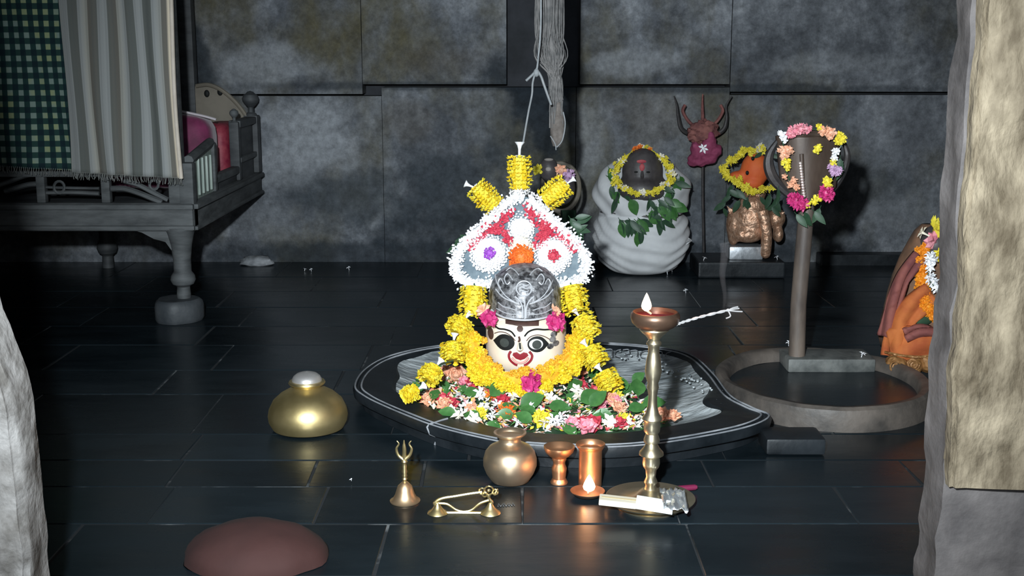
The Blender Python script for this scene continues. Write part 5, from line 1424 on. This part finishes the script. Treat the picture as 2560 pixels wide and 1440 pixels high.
# ------------------------------------------------------------ orange draped idol at the right
YO = 3.46; ko = S(YO, 760)
To = lambda px, py, d=0: P(px, py, YO - d)
ox = XY(2300, 800, YO)
oi = thing('orange_idol', 'orange draped idol with marigold garland half hidden behind the right door jamb', 'idol', (ox, YO, .062))
b = MB()
zo0 = .066
prof = [(95, zo0), (104, zo0 + .03), (104, .15), (98, .20), (90, .24), (80, .29), (66, .34), (50, .385), (36, .42), (20, .44)]
b.lathe(ox + .01, YO, [(r * ko, z) for r, z in prof], 40, sy=.95, wob=lambda a, z: 1 + .05 * sin(a * 7 + z * 20) * (1.3 - z * 2))
b.obj('body_drape', m_brcl, parent=oi, smooth=80)
def drape(name, pts, wpx, d, m, th=.012):
    """soft strip of cloth hugging the body"""
    b = MB(); s_ = spline([Vector((x, y, 0)) for x, y in pts], 6); n = len(s_)
    def f(u, v):
        i = v * (n - 1); p = s_[int(round(i))]; q = s_[min(n - 1, int(round(i)) + 1)]; pp = s_[max(0, int(round(i)) - 1)]
        t = (q - pp).normalized(); wv = (u - .5) * wpx * (wfn(v) if callable(wfn) else 1)
        x = p.x - t.y * wv; y = p.y + t.x * wv
        uu = (x - 2300) / 112; dd = .118 * sqrt(max(.03, 1 - uu * uu)) * max(.35, min(1, (y - 520) / 200))
        return To(x, y, dd + d + .008 * sin(u * 9 + v * 5) + .006 * (1 - (2 * u - 1) ** 2))
    wfn = 1
    b.grid(f, 10, n - 1); o = b.obj(name, m, parent=oi, smooth=80); sd = o.modifiers.new('s', 'SOLIDIFY'); sd.thickness = th; sd.offset = 0; return o
drape('pink_shawl_edge', [(2300, 640), (2262, 690), (2240, 740), (2224, 790), (2212, 840)], 34, .004, m_rdcl)
drape('orange_sash', [(2330, 735), (2290, 765), (2258, 800), (2240, 850), (2235, 890)], 62, .006, m_orcl)
drape('orange_skirt', [(2225, 868), (2262, 862), (2300, 862), (2345, 866)], 90, .010, m_orcl)
drape('red_fold', [(2262, 838), (2300, 828), (2350, 836)], 30, .018, m_rdcl)
b = MB(); b.ell(To(2298, 795, .11), (34 * ko, .02, 22 * ko), 14, 8); b.ell(To(2330, 862, .125), (24 * ko, .015, 20 * ko), 12, 8); b.obj('green_patch', m_grcl, parent=oi)
b = MB()
for cx, cy, r in ((2240, 915, 30), (2282, 912, 26), (2318, 905, 26)): b.ell(To(cx, cy, .115), (r * ko, .035, r * ko), 16, 10)
o = b.obj('carved_foot_ornament', m_ornm, parent=oi)
for cx, cy, r in ((2240, 916, 18), (2284, 912, 15)):
    b = MB(); b.tube([To(cx + r * (1 - k / 30) * cos(k * .55), cy + r * (1 - k / 30) * sin(k * .55), .152) for k in range(24)], .003, 6); b.obj('carved_curl', m_ornm, parent=oi)
b = MB(); b.tube(spline([To(2212, 880, .10), To(2250, 888, .135), To(2300, 892, .14), To(2350, 885, .13)], 5), .004, 6); b.obj('gold_hem', m_ornm, parent=oi)
b = MB(); b.ell(To(2335, 610, .02), (42 * ko, .055, 48 * ko), 18, 12); o = b.obj('head', m_stone, parent=oi)
# marigold strings
og = thing('orange_marigold_garland', 'orange marigold garland running down the orange draped idol', 'garland', To(2310, 720, .12))
mari_o = petal_ball(40, .0135, .009, .008, 61).mesh('orange_marigold', m_mari, smooth=False, fixn=False)
s_ = spline([To(x, y, d) for x, y, d in ((2304, 622, .06), (2306, 660, .085), (2304, 700, .105), (2308, 745, .12), (2322, 775, .125), (2345, 800, .125), (2365, 815, .12))], 6)
b = MB(); b.tube(s_, .006, 6); b.obj('cord', m_mari, parent=og)
for i, p in enumerate(s_):
    for k in range(3): inst('orange_marigold', mari_o, p + Vector((rr.uniform(-.010, .010), rr.uniform(-.012, 0), rr.uniform(-.006, .006))), (rr.uniform(0, 6), rr.uniform(0, 6), 0), rr.uniform(.85, 1.1), parent=og)
wg2 = thing('jasmine_string', 'short white jasmine string beside the orange marigold garland', 'garland', To(2335, 700, .12))
s_ = spline([To(x, y, .125) for x, y in ((2328, 640), (2322, 660), (2322, 690), (2328, 706), (2345, 722), (2365, 735))], 5)
b = MB(); b.tube(s_, .003, 5); b.obj('cord', m_leafd, parent=wg2)
for i, p in enumerate(s_):
    inst('white_bud', star_me, p + Vector((rr.uniform(-.004, .004), -.006, rr.uniform(-.004, .004))), (rr.uniform(.6, 2), rr.uniform(-.7, .7), rr.uniform(0, 6)), .8 if 6 < i < 11 else 1.0, parent=wg2)
for me, nm, x, y, s, lab in ((lemon_me, 'yellow_flower', 2335, 572, 1.6, 'large yellow bloom on the head of the orange draped idol'), (pink_me, 'lilac_flower', 2338, 604, 1.7, 'pink bloom below the yellow one on the orange draped idol'),
                             (lemon_me, 'yellow_flower', 2352, 640, 1.0, 'small yellow bloom below the pink one on the orange draped idol'), (cream_me, 'cream_flower', 2315, 586, 1.3, 'cream petal bloom at the left of the large yellow bloom')):
    o = inst(nm, me, To(x, y, .085), (1.2, rr.uniform(-.3, .3), rr.uniform(0, 6)), s); tag(o, lab, 'flower')

# ------------------------------------------------------------ small dark idol behind the flower crown
YD = 4.6; kd = S(YD, 480)
Td = lambda px, py, d=0: P(px, py, YD - d)
di = thing('round_backed_idol', 'small dark idol with round stone halo behind the flower crown', 'idol', (XY(1405, 700, YD), YD, 0))
b = MB(); b.lathe(XY(1405, 700, YD), YD, [(60 * kd, 0), (62 * kd, .05), (50 * kd, .1), (40 * kd, .18), (34 * kd, .22), (18 * kd, .25), (0, .26)], 28); b.obj('body', m_stone, parent=di)
b = MB(); b.tube([Td(1402 + 46 * cos(2 * pi * k / 40), 468 + 60 * sin(2 * pi * k / 40), -.02) for k in range(40)], .009, 8, closed=True); b.obj('halo', m_woodb, parent=di)
b = MB(); b.ell(Td(1372, 424, .04), (24 * kd, .035, 30 * kd), 18, 12); b.ell(Td(1400, 470, .02), (38 * kd, .05, 45 * kd), 18, 12); b.obj('head', m_stone, parent=di)
b = MB(); b.ell(Td(1372, 399, .055), (12 * kd, .012, 4 * kd), 12, 6); b.ell(Td(1371, 423, .075), (7 * kd, .006, 6 * kd), 8, 6); b.obj('pale_mark', mat('ash_mark', (.3, .27, .25), None, rough=.8), parent=di)
b = MB(); b.grid(lambda u, v: Td(1405 + 36 * u, 525 + 85 * v, .03 + .02 * sin(u * 8)), 8, 8); o = b.obj('green_cloth', m_grcl, parent=di); sd = o.modifiers.new('s', 'SOLIDIFY'); sd.thickness = .006
for me, nm, x, y, s, lab in ((peach_cl, 'dusty_pink_flower', 1402, 426, 1.2, 'dusty pink bloom beside the small dark idol\'s head'), (lilcl, 'dull_pink_flower', 1422, 438, 1.3, 'dull pink bloom right of the dusty pink one by the halo'), (yelcl, 'pale_yellow_flower', 1345, 425, 1.2, 'pale yellow bloom left of the small dark idol\'s head')):
    o = inst(nm, me, Td(x, y, .08), (rr.uniform(0, 6), 0, 0), s); tag(o, lab, 'flower')
for k in range(8):
    inst('fern_leaf', leafd_me, P(1190 - k * 6, 590 + (k % 4) * 9, 3.30), Euler((1.3, rr.uniform(2.4, 3.6), rr.uniform(-.4, .4))), rr.uniform(.7, 1.1), parent=fcw)
for k in range(7):
    inst('fern_leaf', leafd_me, P(1425 + k * 3, 545 + (k % 4) * 12, 3.31), Euler((1.3, rr.uniform(-.6, 1.2), rr.uniform(-.4, .4))), rr.uniform(.7, 1.1), parent=fcw)

# ------------------------------------------------------------ hanging fibre rope
YR = 3.6
hr = thing('hanging_rope', 'thick frayed grey rope hanging from above before the wall', 'rope', P(1398, 345, YR))
Tr = lambda px, py, d=0: P(px, py, YR - d)
rr = random.Random(9); b = MB()
for k in range(95):
    o1 = rr.uniform(-34, 34); o2 = rr.uniform(-16, 16)
    end = rr.choice((250, 280, 310, 320))
    pts = [Tr(1376 + o1 * .9, -120, rr.uniform(-.02, .02)), Tr(1374 + o1 + rr.uniform(-8, 8), 60, rr.uniform(-.03, .03)), Tr(1378 + o1 * .9 + rr.uniform(-14, 14), 140, rr.uniform(-.03, .03)), Tr(1388 + o2 * .8 + rr.uniform(-5, 5), 200, rr.uniform(-.02, .02)), Tr(1392 + o2 + rr.uniform(-5, 5), end, rr.uniform(-.02, .02))]
    b.tube(spline(pts, 5), rr.uniform(.0010, .0030), 5)
b.tube(spline([Tr(1378, -200), Tr(1376, 80), Tr(1384, 180), Tr(1393, 270)], 6), [.016] * 7 + [.015] * 3 + [.012] * 4 + [.008] * 5, 10)
b.obj('fibre_strands', m_fibre, parent=hr)['kind'] = 'stuff'
b = MB(); s_ = spline([Tr(1394, 255), Tr(1394, 290), Tr(1394, 325), Tr(1393, 352), Tr(1391, 366)], 6); b.tube(s_, [.012 + .011 * sin(pi * min(1, i / (len(s_) - 1) * 1.05)) for i in range(len(s_))], 10)
b.obj('frayed_tip', mat('brown_fibre', (.10, .085, .075), (.19, .165, .15), 40, .95, bump=.6), parent=hr)
b = MB(); b.tube(spline([Tr(1408, 280, .02), Tr(1413, 310, .02), Tr(1406, 350, .02), Tr(1392, 368, .02)], 5), .002, 5); b.tube(spline([Tr(1376, 340, .02), Tr(1388, 360, .02), Tr(1390, 375, .02)], 4), .0016, 5); b.obj('loose_thread', m_cord, parent=hr)
hc_ = thing('tied_cord', 'pale thin cord tied to the rope and hanging to the flower crown tip', 'cord', P(1308, 352, 3.5))
Tc = lambda px, py: P(px, py, 3.5)
b = MB(); b.tube(spline([Tc(1342, 170), Tc(1332, 205), Tc(1330, 235), Tc(1322, 275), Tc(1314, 320), Tc(1308, 356)], 6), .0028, 6); b.obj('cord', m_cord, parent=hc_)
b = MB(); b.tube(spline([Tc(1315, 202), Tc(1328, 190), Tc(1342, 178), Tc(1352, 190), Tc(1360, 212), Tc(1370, 240), Tc(1378, 262)], 6), .0036, 6); b.ell(Tc(1341, 182), (.009, .008, .012), 10, 8); b.obj('knot', m_cord, parent=hc_)
b = MB(); b.tube(spline([Tc(1342, 175), Tc(1346, 140), Tc(1352, 60), Tc(1352, -120)], 6), .0028, 6); b.obj('upper_cord', m_cord, parent=hc_)

# ------------------------------------------------------------ small things on the floor
for px, py, lab in ((762, 676, 'tiny white petal on the floor by the wall, leftmost'), (778, 677, 'tiny white petal beside the leftmost one by the wall'), (872, 673, 'lone white petal by the foot of the wall near the middle'),
                    (1716, 652, 'small white bloom on the black slab\'s left end'), (1668, 684, 'white bloom on the floor at the right foot of the wrapped idol'), (1680, 676, 'small white bloom just behind the floor bloom by the wrapped idol'),
                    (1486, 690, 'white petal on the floor at the left foot of the wrapped idol'), (1952, 640, 'white petal at the right end of the black slab'),
                    (1714, 730, 'white petal on the floor behind the lamp flame'), (1972, 862, 'white petal at the foot of the tall pole'), (878, 1203, 'white speck petal on the floor right of the large brass pot'), (2155, 890, 'white and red bloom on the ring basin block')):
    z = .004
    if px in (1716, 1952): z = zsl + .004
    if px == 2155: z = .07
    if px == 1972: z = .068
    p = G(px, py, z) if px not in (1716, 1952) else P(px, 648, 5.0 if px == 1716 else 5.02)
    if px in (1716, 1952): p.z = zsl + .004; p.x = XY(1760 if px == 1716 else 1945, 650, 5.0)
    o = inst('white_petal_bloom', star_me, p + Vector((0, 0, .003)), (.2, .2, px), (.22 if px == 878 else .62 if px > 800 else .5)); tag(o, lab, 'petal', 'white petals strewn about')
stn = MB(); pr0 = G(640, 664, 0)
stn.ell((pr0.x, pr0.y + .02, .012), (.075, .05, .03), 14, 9, fn=lambda p: 1 + .25 * noise.noise(p * 3))
stn.v = [Vector((v.x, v.y, max(v.z, 0))) for v in stn.v]
tag(stn.obj('rubble_stone', mat('pale_rubble', (.12, .13, .14), (.36, .37, .39), 16, .9, bump=.6), loc=(pr0.x, pr0.y + .02, 0)), 'small pale rubble stone lying at the foot of the wall right of the bed', 'stone')
# reddish brown bundle at the bottom edge
pbn = G(640, 1395, 0)
b = MB(); b.ell((pbn.x, pbn.y, .0), (.135, .10, .070), 36, 18, fn=lambda p: 1 + .05 * noise.noise(p * 2.5))
b.v = [Vector((v.x, v.y, max(v.z, 0))) for v in b.v]
tag(b.obj('cloth_bundle', m_bundle, loc=(pbn.x, pbn.y, 0)), 'rounded reddish brown cloth bundle on the floor at the bottom edge', 'bundle')
# thin smoke from the incense
b = MB(); s_ = [P(1809 + 3 * sin(k * .6), 772 - k * 11, YL - .01) for k in range(16)]
b.tube(s_, [.0025 + .0005 * k for k in range(16)], 10)
ms = bpy.data.materials.new('incense_smoke'); ms.use_nodes = True; nt = ms.node_tree
nt.nodes.remove(nt.nodes['Principled BSDF']); vs_ = nt.nodes.new('ShaderNodeVolumeScatter'); vs_.inputs[0].default_value = (.85, .88, .95, 1); vs_.inputs[1].default_value = 5.0
nt.links.new(vs_.outputs[0], nt.nodes['Material Output'].inputs['Volume'])
tag(b.obj('incense_smoke', ms, loc=s_[0]), 'thin wisp of smoke rising from the white incense twist', 'smoke', kind='stuff')
